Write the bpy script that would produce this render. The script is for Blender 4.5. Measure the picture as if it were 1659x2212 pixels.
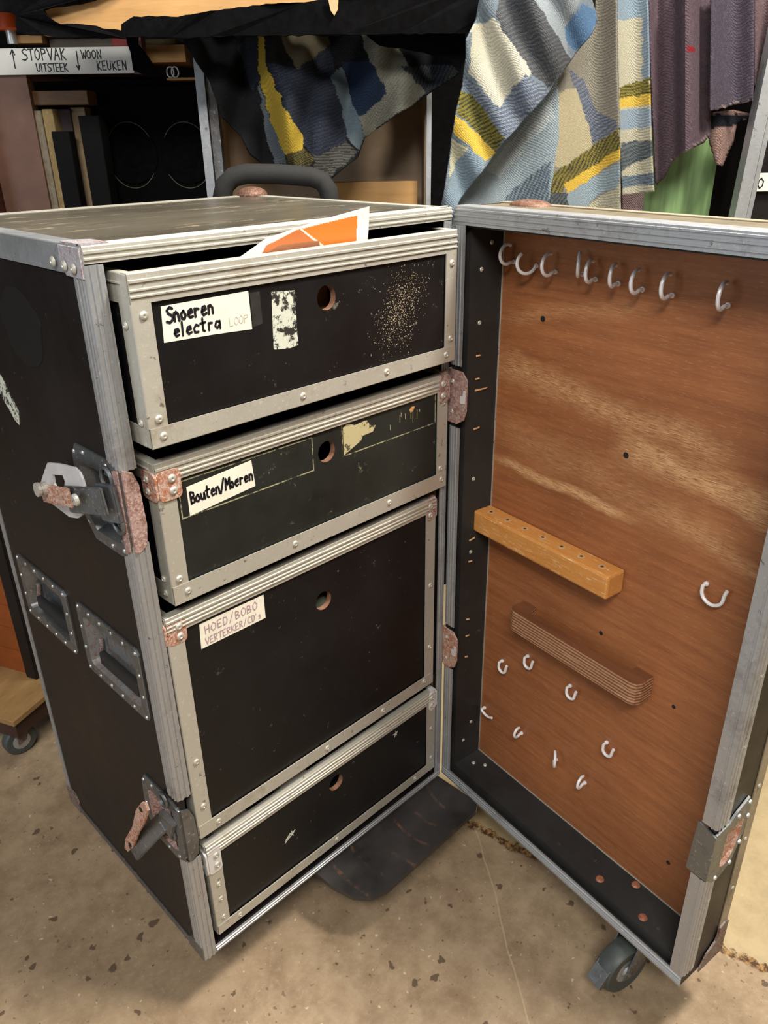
import bpy, bmesh, math, random
from mathutils import Vector, Matrix, noise as mnoise
random.seed(7)
S = bpy.context.scene
for o in list(bpy.data.objects): bpy.data.objects.remove(o)
COL = S.collection
# ------------------------------------------------------------------ camera
Z0 = 0.13                                   # underside of the case above the floor
CF = 1684.2; CX, CY = 829.5, 1106.0
CR = ((0.70843322, -0.70562657, -0.0146123), (-0.31669325, -0.29931413, -0.90006469), (0.63073589, 0.64226334, -0.43551124))
CP = Vector((-0.38206703, -0.84101241, 1.26326045 + Z0))
cam = bpy.data.cameras.new('camera'); co = bpy.data.objects.new('camera', cam); COL.objects.link(co)
r0, r1, r2 = [Vector(v) for v in CR]
co.matrix_world = Matrix(((r0.x, -r1.x, -r2.x, CP.x), (r0.y, -r1.y, -r2.y, CP.y), (r0.z, -r1.z, -r2.z, CP.z), (0, 0, 0, 1)))
cam.sensor_fit = 'VERTICAL'; cam.sensor_height = 36; cam.lens = CF / 2212 * 36; cam.clip_start = .01
S.camera = co
# ------------------------------------------------------------------ light
S.view_settings.view_transform = 'Standard'; S.view_settings.look = 'None'
S.view_settings.gamma = 1; S.view_settings.use_curve_mapping = False
S.view_settings.exposure = 0.35
w = bpy.data.worlds.new('world'); S.world = w; w.use_nodes = True
w.node_tree.nodes['Background'].inputs[0].default_value = (1.0, .93, .82, 1)
w.node_tree.nodes['Background'].inputs[1].default_value = 0.25
def area(name, loc, tgt, sx, sy, power, col):
    l = bpy.data.lights.new(name, 'AREA'); l.shape = 'RECTANGLE'; l.size = sx; l.size_y = sy; l.energy = power; l.color = col
    o = bpy.data.objects.new(name, l); COL.objects.link(o); o.location = loc
    o.rotation_euler = (Vector(tgt) - Vector(loc)).to_track_quat('-Z', 'Y').to_euler()
    return o
area('ceiling_lamp_key', (0.95, -1.0, 3.05), (0.35, -0.2, 0.3), .55, 0.3, 85, (1, .93, .80))
area('ceiling_lamp_fill', (-1.3, -1.6, 3.05), (0.5, 0.0, .7), 1.4, 0.5, 72, (1, .96, .88))
area('daylight_door_left', (-3.3, 0.6, 1.5), (0.0, 0.1, .6), 1.6, 2.0, 26, (.72, .86, 1))
area('ceiling_lamp_rear', (0.9, 0.2, 3.1), (1.0, 0.6, 1.2), 1.2, 0.4, 22, (1, .95, .86))

# ------------------------------------------------------------------ helpers
WM = {}
def ray(px, py):
    a, b = (px - CX) / CF, (py - CY) / CF
    return r0 * a + r1 * b + r2
def un(px, py, n, d):
    v = ray(px, py); n = Vector(n); return CP + v * ((d - n.dot(CP)) / n.dot(v))
def mesh(name, bm, mats, parent=None, M=None, smooth=False):
    bmesh.ops.recalc_face_normals(bm, faces=bm.faces)
    me = bpy.data.meshes.new(name); bm.to_mesh(me); bm.free()
    for m in (mats if isinstance(mats, (list, tuple)) else [mats]): me.materials.append(m)
    if smooth:
        for p in me.polygons: p.use_smooth = True
        if hasattr(me, 'set_sharp_from_angle'): me.set_sharp_from_angle(angle=math.radians(35))
    return link(bpy.data.objects.new(name, me), parent, M)
def link(o, parent=None, M=None):
    M = M or Matrix.Identity(4)
    COL.objects.link(o); WM[o.name] = M.copy()
    if parent:
        o.parent = parent; o.matrix_parent_inverse = Matrix.Identity(4)
        o.matrix_basis = WM[parent.name].inverted() @ M
    else: o.matrix_basis = M
    return o
def tag(o, label=None, cat=None, group=None, kind=None):
    if label: o['label'] = label
    if cat: o['category'] = cat
    if group: o['group'] = group
    if kind: o['kind'] = kind
    return o
def thing(name, M, label, cat, group=None):
    o = bpy.data.objects.new(name, None); o.empty_display_size = .05
    link(o, None, M); return tag(o, label, cat, group)
def instance(name, me, parent, M): return link(bpy.data.objects.new(name, me), parent, M)
def T(x, y, z): return Matrix.Translation((x, y, z))
def box(bm, x0, x1, y0, y1, z0, z1, mi=0, bev=0):
    vs = [bm.verts.new((x, y, z)) for x in (x0, x1) for y in (y0, y1) for z in (z0, z1)]
    fs = []
    for f in ((0, 1, 3, 2), (4, 6, 7, 5), (0, 4, 5, 1), (2, 3, 7, 6), (0, 2, 6, 4), (1, 5, 7, 3)):
        fc = bm.faces.new([vs[i] for i in f]); fc.material_index = mi; fs.append(fc)
    if bev:
        es = list({e for f in fs for e in f.edges})
        r = bmesh.ops.bevel(bm, geom=es, offset=bev, segments=2, affect='EDGES', profile=.5)
        for f in r['faces']: f.material_index = mi
    return fs
def prism(bm, poly, P, E, mi=0):
    """poly: list of 2D points, P: maps (u,v) to a Vector, E: extrusion vector"""
    a = [bm.verts.new(P(u, v)) for u, v in poly]; b = [bm.verts.new(Vector(P(u, v)) + Vector(E)) for u, v in poly]
    n = len(poly); fs = [bm.faces.new(a), bm.faces.new(b[::-1])]
    for i in range(n): fs.append(bm.faces.new((a[i], a[(i + 1) % n], b[(i + 1) % n], b[i])))
    for f in fs: f.material_index = mi
    return fs
def lbar(bm, p0, p1, A, B, wa, wb, ra=(), rb=(), t=.0016, mi=0, m0=0, m1=0):
    """edge moulding: L profile whose corner runs p0-p1, legs along A and B, ribs (pos, width) on the legs"""
    p0, p1, A, B = Vector(p0), Vector(p1), Vector(A), Vector(B)
    def leg(w_, rr, h=.0017):
        pts = [(0, 0)]
        for c, ww in sorted(rr):
            pts += [(c - ww / 2, 0), (c - ww / 2 + .0007, h), (c + ww / 2 - .0007, h), (c + ww / 2, 0)]
        return pts + [(w_, 0)]
    prof = [(a, -t - h) for a, h in reversed(leg(wa, ra))][:-1] + [(-t * .3, -t), (-t, -t * .3)] + [(-t - h, b) for b, h in leg(wb, rb)][1:] + [(0, wb), (0, 0), (wa, 0)]
    D = (p1 - p0)
    v0 = []; v1 = []
    for a, b in prof:
        off = A * a + B * b
        v0.append(bm.verts.new(p0 + off + D.normalized() * (m0 * max(a, b)))); v1.append(bm.verts.new(p1 + off - D.normalized() * (m1 * max(a, b))))
    n = len(prof)
    for i in range(n):
        f = bm.faces.new((v0[i], v0[(i + 1) % n], v1[(i + 1) % n], v1[i])); f.material_index = mi
    for vv in (v0, v1[::-1]):
        f = bm.faces.new(vv); f.material_index = mi
def tube(bm, pts, r, seg=8, mi=0, closed=False, cap=True):
    pts = [Vector(p) for p in pts]; n = len(pts); rings = []
    up = None
    for i, p in enumerate(pts):
        if closed: d = pts[(i + 1) % n] - pts[i - 1]
        else: d = pts[min(i + 1, n - 1)] - pts[max(i - 1, 0)]
        d.normalize()
        if up is None: up = d.orthogonal().normalized()
        else:
            up = up - d * up.dot(d); up = up.normalized() if up.length > 1e-6 else d.orthogonal().normalized()
        s = d.cross(up); rr = r[i] if isinstance(r, (list, tuple)) else r
        rings.append([bm.verts.new(p + (up * math.cos(a) + s * math.sin(a)) * rr) for a in [2 * math.pi * k / seg for k in range(seg)]])
    m = n if closed else n - 1
    for i in range(m):
        A, B = rings[i], rings[(i + 1) % n]
        for k in range(seg):
            f = bm.faces.new((A[k], A[(k + 1) % seg], B[(k + 1) % seg], B[k])); f.material_index = mi
    if cap and not closed:
        for q in (rings[0], rings[-1][::-1]):
            f = bm.faces.new(q); f.material_index = mi
def lathe(bm, prof, c, ax, seg=24, mi=0):
    """prof: (radius, height along axis)"""
    ax = Vector(ax).normalized(); u = ax.orthogonal().normalized(); v = ax.cross(u); c = Vector(c)
    R = []
    for r, h in prof:
        R.append([bm.verts.new(c + ax * h + (u * math.cos(a) + v * math.sin(a)) * max(r, 1e-5)) for a in [2 * math.pi * k / seg for k in range(seg)]])
    for i in range(len(R) - 1):
        for k in range(seg):
            f = bm.faces.new((R[i][k], R[i][(k + 1) % seg], R[i + 1][(k + 1) % seg], R[i + 1][k])); f.material_index = mi
    for q in (R[0], R[-1][::-1]):
        f = bm.faces.new(q); f.material_index = mi
def hit(poly, c, a):
    dx, dy = math.cos(a), math.sin(a); best = None
    for i in range(len(poly)):
        x1, y1 = poly[i]; x2, y2 = poly[(i + 1) % len(poly)]
        ex, ey = x2 - x1, y2 - y1; den = dx * ey - dy * ex
        if abs(den) < 1e-12: continue
        t = ((x1 - c[0]) * ey - (y1 - c[1]) * ex) / den; s = ((x1 - c[0]) * dy - (y1 - c[1]) * dx) / den
        if t > 0 and -1e-6 <= s <= 1 + 1e-6 and (best is None or t > best): best = t
    best = best or 0
    return (c[0] + dx * best, c[1] + dy * best)
def circle(c, r, n=28): return [(c[0] + r * math.cos(2 * math.pi * k / n), c[1] + r * math.sin(2 * math.pi * k / n)) for k in range(n)]
def rrect(x0, x1, z0, z1, r, n=4):
    pts = []
    for cx, cz, a0 in ((x1 - r, z1 - r, 0), (x0 + r, z1 - r, 90), (x0 + r, z0 + r, 180), (x1 - r, z0 + r, 270)):
        for k in range(n + 1):
            a = math.radians(a0 + 90 * k / n); pts.append((cx + r * math.cos(a), cz + r * math.sin(a)))
    return pts
def rings(bm, loops, c, P, mis, n=56, close_last=True, extra=()):
    """loops: list of (poly, depth); skins between consecutive loops, same angles about c"""
    angs = {round(2 * math.pi * k / n, 6) for k in range(n)}
    for poly in [loops[0][0], loops[-1][0]] + list(extra):
        for x, y in poly: angs.add(round(math.atan2(y - c[1], x - c[0]) % (2 * math.pi), 6))
    angs = sorted(angs)
    A2 = [angs[0]]
    for a in angs[1:]:
        if a - A2[-1] > 1e-3: A2.append(a)
    R = []
    for poly, d in loops: R.append([bm.verts.new(P(*hit(poly, c, a), d)) for a in A2])
    m = len(A2)
    for i in range(len(R) - 1):
        for k in range(m):
            f = bm.faces.new((R[i][k], R[i][(k + 1) % m], R[i + 1][(k + 1) % m], R[i + 1][k])); f.material_index = mis[i]
    if close_last:
        f = bm.faces.new(R[-1]); f.material_index = mis[-1]
    return R

# ------------------------------------------------------------------ materials
def lin(c): return tuple(((v / 255) / 12.92 if v / 255 <= .04045 else ((v / 255 + .055) / 1.055) ** 2.4) for v in c[:3]) + (1,)
class NT:
    def __init__(s, name):
        s.m = bpy.data.materials.new(name); s.m.use_nodes = True; s.t = s.m.node_tree; s.b = s.t.nodes['Principled BSDF']
        s.tc = s.t.nodes.new('ShaderNodeTexCoord'); s.obj = s.tc.outputs['Object']
    def n(s, ty, **kw):
        nd = s.t.nodes.new('ShaderNode' + ty)
        for k, v in kw.items():
            if hasattr(nd, k): setattr(nd, k, v)
        return nd
    def L(s, a, b): s.t.links.new(a, b)
    def mapv(s, sc=(1, 1, 1), rot=(0, 0, 0), loc=(0, 0, 0), src=None):
        m = s.n('Mapping'); m.inputs['Scale'].default_value = sc; m.inputs['Rotation'].default_value = rot; m.inputs['Location'].default_value = loc
        s.L(src or s.obj, m.inputs[0]); return m.outputs[0]
    def noise(s, scale, det=4, rough=.6, vec=None, dist=0):
        m = s.n('TexNoise'); m.inputs['Scale'].default_value = scale; m.inputs['Detail'].default_value = det; m.inputs['Roughness'].default_value = rough; m.inputs['Distortion'].default_value = dist
        s.L(vec or s.obj, m.inputs['Vector']); return m.outputs['Fac']
    def ramp(s, f, a, b, ca=0., cb=1.):
        m = s.n('MapRange'); m.inputs[1].default_value = a; m.inputs[2].default_value = b; m.inputs[3].default_value = ca; m.inputs[4].default_value = cb
        s.L(f, m.inputs[0]); return m.outputs[0]
    def math(s, op, a, b=0.):
        m = s.n('Math', operation=op)
        for i, v in enumerate((a, b)):
            if isinstance(v, (int, float)): m.inputs[i].default_value = v
            else: s.L(v, m.inputs[i])
        return m.outputs[0]
    def mix(s, f, a, b):
        m = s.n('Mix', data_type='RGBA')
        if isinstance(f, (int, float)): m.inputs[0].default_value = f
        else: s.L(f, m.inputs[0])
        for i, v in ((6, a), (7, b)):
            if isinstance(v, tuple): m.inputs[i].default_value = v
            else: s.L(v, m.inputs[i])
        return m.outputs[2]
    def col(s, v): (s.L(v, s.b.inputs['Base Color']) if not isinstance(v, tuple) else setattr(s.b.inputs['Base Color'], 'default_value', v)); return s
    def set(s, rough=None, metal=None, spec=None):
        for k, v in (('Roughness', rough), ('Metallic', metal), ('Specular IOR Level', spec)):
            if v is None: continue
            if isinstance(v, (int, float)): s.b.inputs[k].default_value = v
            else: s.L(v, s.b.inputs[k])
        return s
    def bump(s, h, st=.3, d=.002):
        m = s.n('Bump'); m.inputs['Strength'].default_value = st; m.inputs['Distance'].default_value = d; s.L(h, m.inputs['Height']); s.L(m.outputs[0], s.b.inputs['Normal']); return s
def simple(name, c, rough=.6, metal=0., var=.12, sc=30, bump=0., spec=.5):
    t = NT(name); c = lin(c); n = t.noise(sc)
    d = tuple(v * (1 - var * 2) for v in c[:3]) + (1,); l = tuple(min(1, v * (1 + var)) for v in c[:3]) + (1,)
    t.col(t.mix(t.ramp(n, .3, .7), d, l)).set(rough, metal, spec)
    if bump: t.bump(t.noise(sc * 6), bump)
    return t.m
def alu_mat(name, base, dirt, amount, rough=.42, metal=.9):
    t = NT(name); n1 = t.noise(9, 6, .7); n2 = t.noise(160, 3, .7); n3 = t.noise(420, 2)
    c = t.mix(t.ramp(n1, .62 - amount, .78 - amount * .5), lin(base), lin(dirt))
    c = t.mix(t.ramp(n2, .60, .72, 0, .5), c, lin((232, 230, 222)))
    sp = t.noise(55, 5, .75)
    c = t.mix(t.ramp(sp, .63, .68, 0, .75), c, lin((84, 74, 64)))
    t.col(c).set(t.ramp(n1, .3, .75, rough, rough + .28), metal); t.bump(t.math('ADD', n2, n3), .22, .0006)
    return t.m
M_ALU = alu_mat('aluminium', (194, 192, 183), (160, 148, 132), .05, .42, .55)
M_ALUD = alu_mat('aluminium_worn', (180, 184, 190), (132, 124, 120), .08, .36, .75)
M_STEEL = alu_mat('zinc_steel', (128, 132, 136), (92, 80, 72), .14, .36, .9)
def rust_mat(name, base, rust, pale, amt):
    t = NT(name); n1 = t.noise(95, 8, .8); n2 = t.noise(260, 5, .7)
    c = t.mix(t.ramp(n1, .5 - amt, .62 - amt * .5), lin(base), lin(rust)); c = t.mix(t.ramp(n2, .50, .58, 0, .85), c, lin(pale))
    t.col(c).set(.6, .35); t.bump(n2, .5, .001); return t.m
M_RUST = rust_mat('rusty_cap', (196, 172, 160), (176, 108, 76), (214, 200, 192), .12)
M_RUSTP = rust_mat('rusty_pink', (172, 146, 142), (138, 96, 88), (200, 176, 168), .06)
M_RUSTD = rust_mat('rusty_steel', (120, 116, 114), (110, 66, 48), (150, 138, 132), .06)
M_DISHR = rust_mat('dish_steel', (118, 120, 124), (116, 74, 54), (136, 130, 126), -.01)
M_CAPP = rust_mat('pale_cap', (166, 164, 172), (140, 84, 60), (186, 182, 188), .0)
M_CAPB = rust_mat('brown_cap', (112, 80, 66), (92, 60, 46), (140, 112, 98), .06)
M_WHITE = simple('white_cap', (222, 222, 226), .4, .3, .05, 40)
M_ZINC = simple('bright_zinc', (205, 208, 210), .35, .6, .08, 60)
def black_mat(name, base, scr, amt, rough=.36, seed=0, spots=True, sc=(1, 1, 1), spec=.3, thr=.61):
    t = NT(name); v = t.mapv(sc, loc=(seed, seed, 0))
    n1 = t.noise(5, 6, .65, v); n2 = t.noise(46, 8, .8, v); n3 = t.noise(14, 6, .7, v)
    c = t.mix(t.ramp(n1, .35, .7), lin(base), lin(tuple(min(255, x * 1.35 + 4) for x in base)))
    if spots: c = t.mix(t.math('MULTIPLY', t.ramp(n2, thr, thr + .05, 0, amt), t.ramp(n3, .46, .60)), c, lin(scr))
    t.col(c).set(t.ramp(n1, .3, .7, rough - .06, rough + .14), 0, spec); t.bump(n2, .06, .001); return t.m
M_BLACK = black_mat('black_board', (15, 14, 15), (150, 146, 140), .55, .40, 0)
M_SIDE = black_mat('black_side_board', (20, 17, 18), (120, 116, 114), .35, .42, 3)
M_FRONT2 = black_mat('black_scratched_board', (26, 28, 26), (170, 165, 140), .5, .45, 6)
M_TOP = black_mat('dusty_sheen_black_board', (70, 66, 58), (168, 156, 130), .9, .26, 9, sc=(.3, 1, 1), spec=.6, thr=.55)  # base lifted to grey for the top's reflected sheen; pale streaks are dust
M_INNER = black_mat('black_inner_board', (34, 34, 34), (120, 108, 98), .5, .45, 5)
M_DARK = simple('dark_inside', (20, 17, 15), .8, 0, .2, 20)
M_RUBBER = simple('black_rubber', (26, 26, 27), .7, 0, .15, 50)
M_TYRE = simple('grey_tyre', (118, 120, 116), .5, 0, .1, 30)
M_TYRED = simple('dark_tyre', (70, 76, 76), .5, 0, .15, 30)
M_PAPERL = simple('white_tape', (226, 222, 208), .6, 0, .04, 30)
M_INK = simple('black_ink', (18, 16, 28), .5, 0, .1, 30)
M_INKP = simple('faded_purple_ink', (176, 140, 156), .6, 0, .1, 60)
M_INKG = simple('faded_grey_ink', (190, 186, 176), .6, 0, .05, 60)
M_RESID = None
def resid_mat(name, base, dark, th, seed=0, sc=70):
    t = NT(name); n = t.noise(sc, 7, .75, t.mapv(loc=(seed, 0, seed))); t.col(t.mix(t.ramp(n, th, th + .04), lin(base), lin(dark))).set(.6); t.bump(n, .2, .0005); return t.m
M_RES1 = resid_mat('tape_residue_pale', (196, 200, 188), (38, 38, 36), .50)
M_RES2 = resid_mat('tape_residue_line', (150, 146, 116), (42, 44, 38), .50, 4, 90)
M_RES3 = resid_mat('tape_residue_beige', (176, 166, 128), (62, 60, 46), .56, 8, 60)
def wood_mat(name, base, dark, pale, sc=(1, 14, 14), rough=.45, pale_amt=.5, bands=None):
    t = NT(name); v = t.mapv(sc)
    g1 = t.noise(7, 7, .7, v, .3); g2 = t.noise(48, 5, .75, v); n3 = t.noise(3, 4)
    c = t.mix(t.ramp(g1, .35, .68), lin(base), lin(dark)); c = t.mix(t.ramp(n3, .35, .65, 0, .4), c, lin(tuple(x * .8 for x in dark)))
    c = t.mix(t.ramp(g2, .56, .70, 0, pale_amt), c, lin(pale))
    if bands:
        sep = t.n('SeparateXYZ'); t.L(t.obj, sep.inputs[0])
        for s0, z0, sl, wd, sa, sb, am in bands:
            zz = t.math('SUBTRACT', sep.outputs[2], t.math('ADD', t.math('MULTIPLY', t.math('SUBTRACT', sep.outputs[0], s0), sl), z0))
            zz = t.math('ADD', zz, t.ramp(t.noise(9, 3), .3, .7, -wd * .4, wd * .4))
            mk = t.ramp(t.math('ABSOLUTE', zz), wd, 0)
            mk = t.math('MULTIPLY', mk, t.math('MULTIPLY', t.ramp(sep.outputs[0], sa - .03, sa + .03), t.ramp(sep.outputs[0], sb + .03, sb - .03)))
            k = t.math('MULTIPLY', t.ramp(g2, .40, .62), mk); k = t.math('MULTIPLY', k, am)
            c = t.mix(k, c, lin(pale))
    t.col(c).set(rough, 0, .4); t.bump(g2, .12, .001); return t.m
M_DOORWOOD = wood_mat('door_plywood', (166, 106, 66), (138, 84, 52), (206, 162, 116), (1, 1, 16), .42, .5,
    [(.04, .728, -.01, .013, .045, .315, 2.2), (.04, .905, -.09, .034, .035, .46, 1.0), (.30, .822, .0, .030, .30, .58, 1.3), (.30, .850, -.24, .018, .30, .55, 1.2), (.04, .79, -.1, .05, .04, .5, .45), (.04, .985, .2, .018, .04, .3, .5), (.30, .775, -.25, .02, .38, .6, .7)])
M_BLOCK = wood_mat('varnished_block', (212, 150, 84), (196, 130, 64), (232, 206, 160), (1, 7, 7), .35, .9)
M_RACKW = wood_mat('rack_top_plywood', (124, 78, 52), (96, 58, 38), (170, 120, 84), (1, 8, 8), .5, .3)
def ply_edge():
    t = NT('plywood_layers'); wv = t.n('TexWave', bands_direction='Z'); wv.inputs['Scale'].default_value = 55; wv.inputs['Distortion'].default_value = 1.2; wv.inputs['Detail'].default_value = 3
    t.L(t.obj, wv.inputs[0]); c = t.mix(wv.outputs['Fac'], lin((112, 70, 48)), lin((176, 130, 96)))
    c = t.mix(t.ramp(t.noise(80, 4, .7, t.mapv((.2, 1, 3))), .55, .7, 0, .6), c, lin((205, 170, 130))); t.col(c).set(.6); t.bump(wv.outputs['Fac'], .4, .002); return t.m
M_PLYEDGE = ply_edge()
M_PINE = wood_mat('pine', (204, 160, 104), (184, 138, 82), (222, 186, 136), (.6, 8, 8), .55, .3)
M_BEIGE = wood_mat('birch_panel', (164, 142, 118), (150, 128, 106), (178, 158, 136), (1, 3, 3), .6, .2)
M_FIBRE = wood_mat('rough_board', (176, 152, 104), (140, 118, 80), (210, 190, 140), (4, 4, 2), .8, .6)
M_BROWNST = simple('brown_paint', (112, 80, 66), .5, .1, .12, 14)
M_MAROON = simple('maroon_paint', (84, 38, 28), .5, .1, .12, 14)
M_ORANGEW = wood_mat('orange_board', (150, 78, 30), (132, 66, 26), (176, 110, 60), (1, 4, 4), .5, .2)
M_DOLLYTOP = wood_mat('dolly_plywood', (166, 132, 86), (140, 108, 68), (190, 160, 112), (1, 3, 3), .6, .3)
M_DOLLYFR = simple('dark_dolly_paint', (66, 42, 32), .6, 0, .2, 18)
M_ORANGE = simple('orange_plastic', (206, 84, 34), .45, 0, .08, 20)
M_RED = simple('red_plastic', (140, 28, 24), .5, 0, .1, 30)
M_GREEN = None
def green():
    t = NT('green_board'); n = t.noise(14, 3, .6, t.mapv((6, 6, .3))); t.col(t.mix(t.ramp(n, .4, .65), lin((122, 152, 104)), lin((102, 130, 86)))).set(.5); return t.m
M_GREEN = green()
M_CLOTHBLK = simple('black_felt', (8, 8, 10), 1., 0, .3, 60, .2, spec=.1)
M_BRASS = simple('brass', (176, 156, 92), .45, .5, .12, 60)
M_FOAM = simple('black_foam', (34, 34, 35), .85, 0, .1, 120, .1)
M_CABLE = simple('dark_red_cable', (66, 30, 26), .5, 0, .1, 40)
def mould_dusty():
    return alu_mat('aluminium_dusty', (168, 158, 138), (140, 126, 104), .2, .55, .55)
M_ALUTOP = mould_dusty()

# ------------------------------------------------------------------ floor and room
def floor_mat():
    t = NT('concrete'); v = t.obj
    n1 = t.noise(1.6, 5, .6); n2 = t.noise(12, 7, .7); n3 = t.noise(90, 4, .7)
    c = t.mix(t.ramp(n1, .35, .65), lin((150, 129, 104)), lin((170, 149, 123)))
    c = t.mix(t.ramp(n2, .40, .66, 0, .75), c, lin((120, 98, 76)))
    c = t.mix(t.ramp(n3, .55, .75, 0, .35), c, lin((186, 172, 146)))
    def spots(scale, thr, colr, seed):
        vo = t.n('TexVoronoi'); vo.inputs['Scale'].default_value = scale; vo.inputs['Randomness'].default_value = 1
        mv = t.mapv(loc=(seed, seed * .7, 0)); mx = t.n('Mix', data_type='VECTOR'); mx.inputs[0].default_value = .022
        nz = t.n('TexNoise'); nz.inputs['Scale'].default_value = 60; t.L(mv, nz.inputs[0]); t.L(mv, mx.inputs[4]); t.L(nz.outputs['Color'], mx.inputs[5]); t.L(mx.outputs[1], vo.inputs['Vector'])
        sc = t.n('SeparateColor'); t.L(vo.outputs['Color'], sc.inputs[0])
        rad = t.math('MULTIPLY', t.ramp(sc.outputs[0], .45, 1, 0, 1), thr)
        return t.ramp(t.math('SUBTRACT', vo.outputs['Distance'], rad), 0.02, -.03)
    c = t.mix(t.math('MULTIPLY', spots(30, .27, 0, 1), .8), c, lin((74, 58, 46)))
    c = t.mix(t.math('MULTIPLY', spots(80, .22, 0, 5), .6), c, lin((90, 74, 58)))
    c = t.mix(t.math('MULTIPLY', spots(55, .16, 0, 9), .6), c, lin((206, 196, 172)))
    sep = t.n('SeparateXYZ'); t.L(t.obj, sep.inputs[0]); X, Y = sep.outputs[0], sep.outputs[1]
    wob = t.ramp(t.noise(22, 4, .7), .3, .7, -.012, .012)
    # slab joint x = .632 - .19*(y+.05)
    d = t.math('ADD', t.math('SUBTRACT', X, t.math('SUBTRACT', .622, t.math('MULTIPLY', Y, .20))), wob)
    slab = t.ramp(d, -.004, .004)
    c2 = t.mix(t.ramp(n2, .4, .7, 0, .6), lin((182, 164, 126)), lin((152, 134, 102)))
    c = t.mix(t.math('MULTIPLY', slab, .75), c, c2)
    jn = t.math('MULTIPLY', t.ramp(t.math('ABSOLUTE', d), .011, .006), t.ramp(t.noise(30, 5, .8), .36, .46))
    c = t.mix(jn, c, t.mix(t.ramp(n3, .45, .6), lin((78, 52, 32)), lin((168, 130, 84))))
    # pale scratch x from (.658,-.052) to (.372,-.42)
    e = t.math('ADD', t.math('SUBTRACT', X, t.math('ADD', t.math('MULTIPLY', Y, .777), .695)), t.ramp(t.noise(6, 2), .3, .7, -.006, .006))
    c = t.mix(t.math('MULTIPLY', t.ramp(t.math('ABSOLUTE', e), .0028, .001), t.math('MULTIPLY', t.ramp(d, .0, -.01), .4)), c, lin((196, 180, 148)))
    t.col(c).set(t.ramp(n2, .3, .7, .5, .75), 0, .35)
    t.bump(t.math('SUBTRACT', n3, t.math('MULTIPLY', jn, 3)), .35, .002); return t.m
bm = bmesh.new(); box(bm, -4, 5, -4, 5, -.1, 0)
tag(mesh('floor', bm, floor_mat()), kind='structure')
M_WALL = simple('dark_warehouse_wall', (70, 64, 58), .8, 0, .1, 3)
M_WALLL = simple('pale_warehouse_wall', (150, 140, 124), .8, 0, .1, 3)
M_CEIL = simple('ceiling_paint', (140, 132, 118), .8, 0, .1, 3)
for nm, b_, m_ in (('wall_back', (-4, 5, 4.9, 5, 0, 3.4), M_WALL), ('wall_front', (-4, 5, -4.1, -4, 0, 3.4), M_WALLL),
                   ('wall_left', (-4.1, -4, -4, 5, 0, 3.4), M_WALLL), ('wall_right', (5, 5.1, -4, 5, 0, 3.4), M_WALL), ('ceiling', (-4, 5, -4, 5, 3.4, 3.5), M_CEIL)):
    bm = bmesh.new(); box(bm, *b_); tag(mesh(nm, bm, m_), kind='structure')

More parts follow.
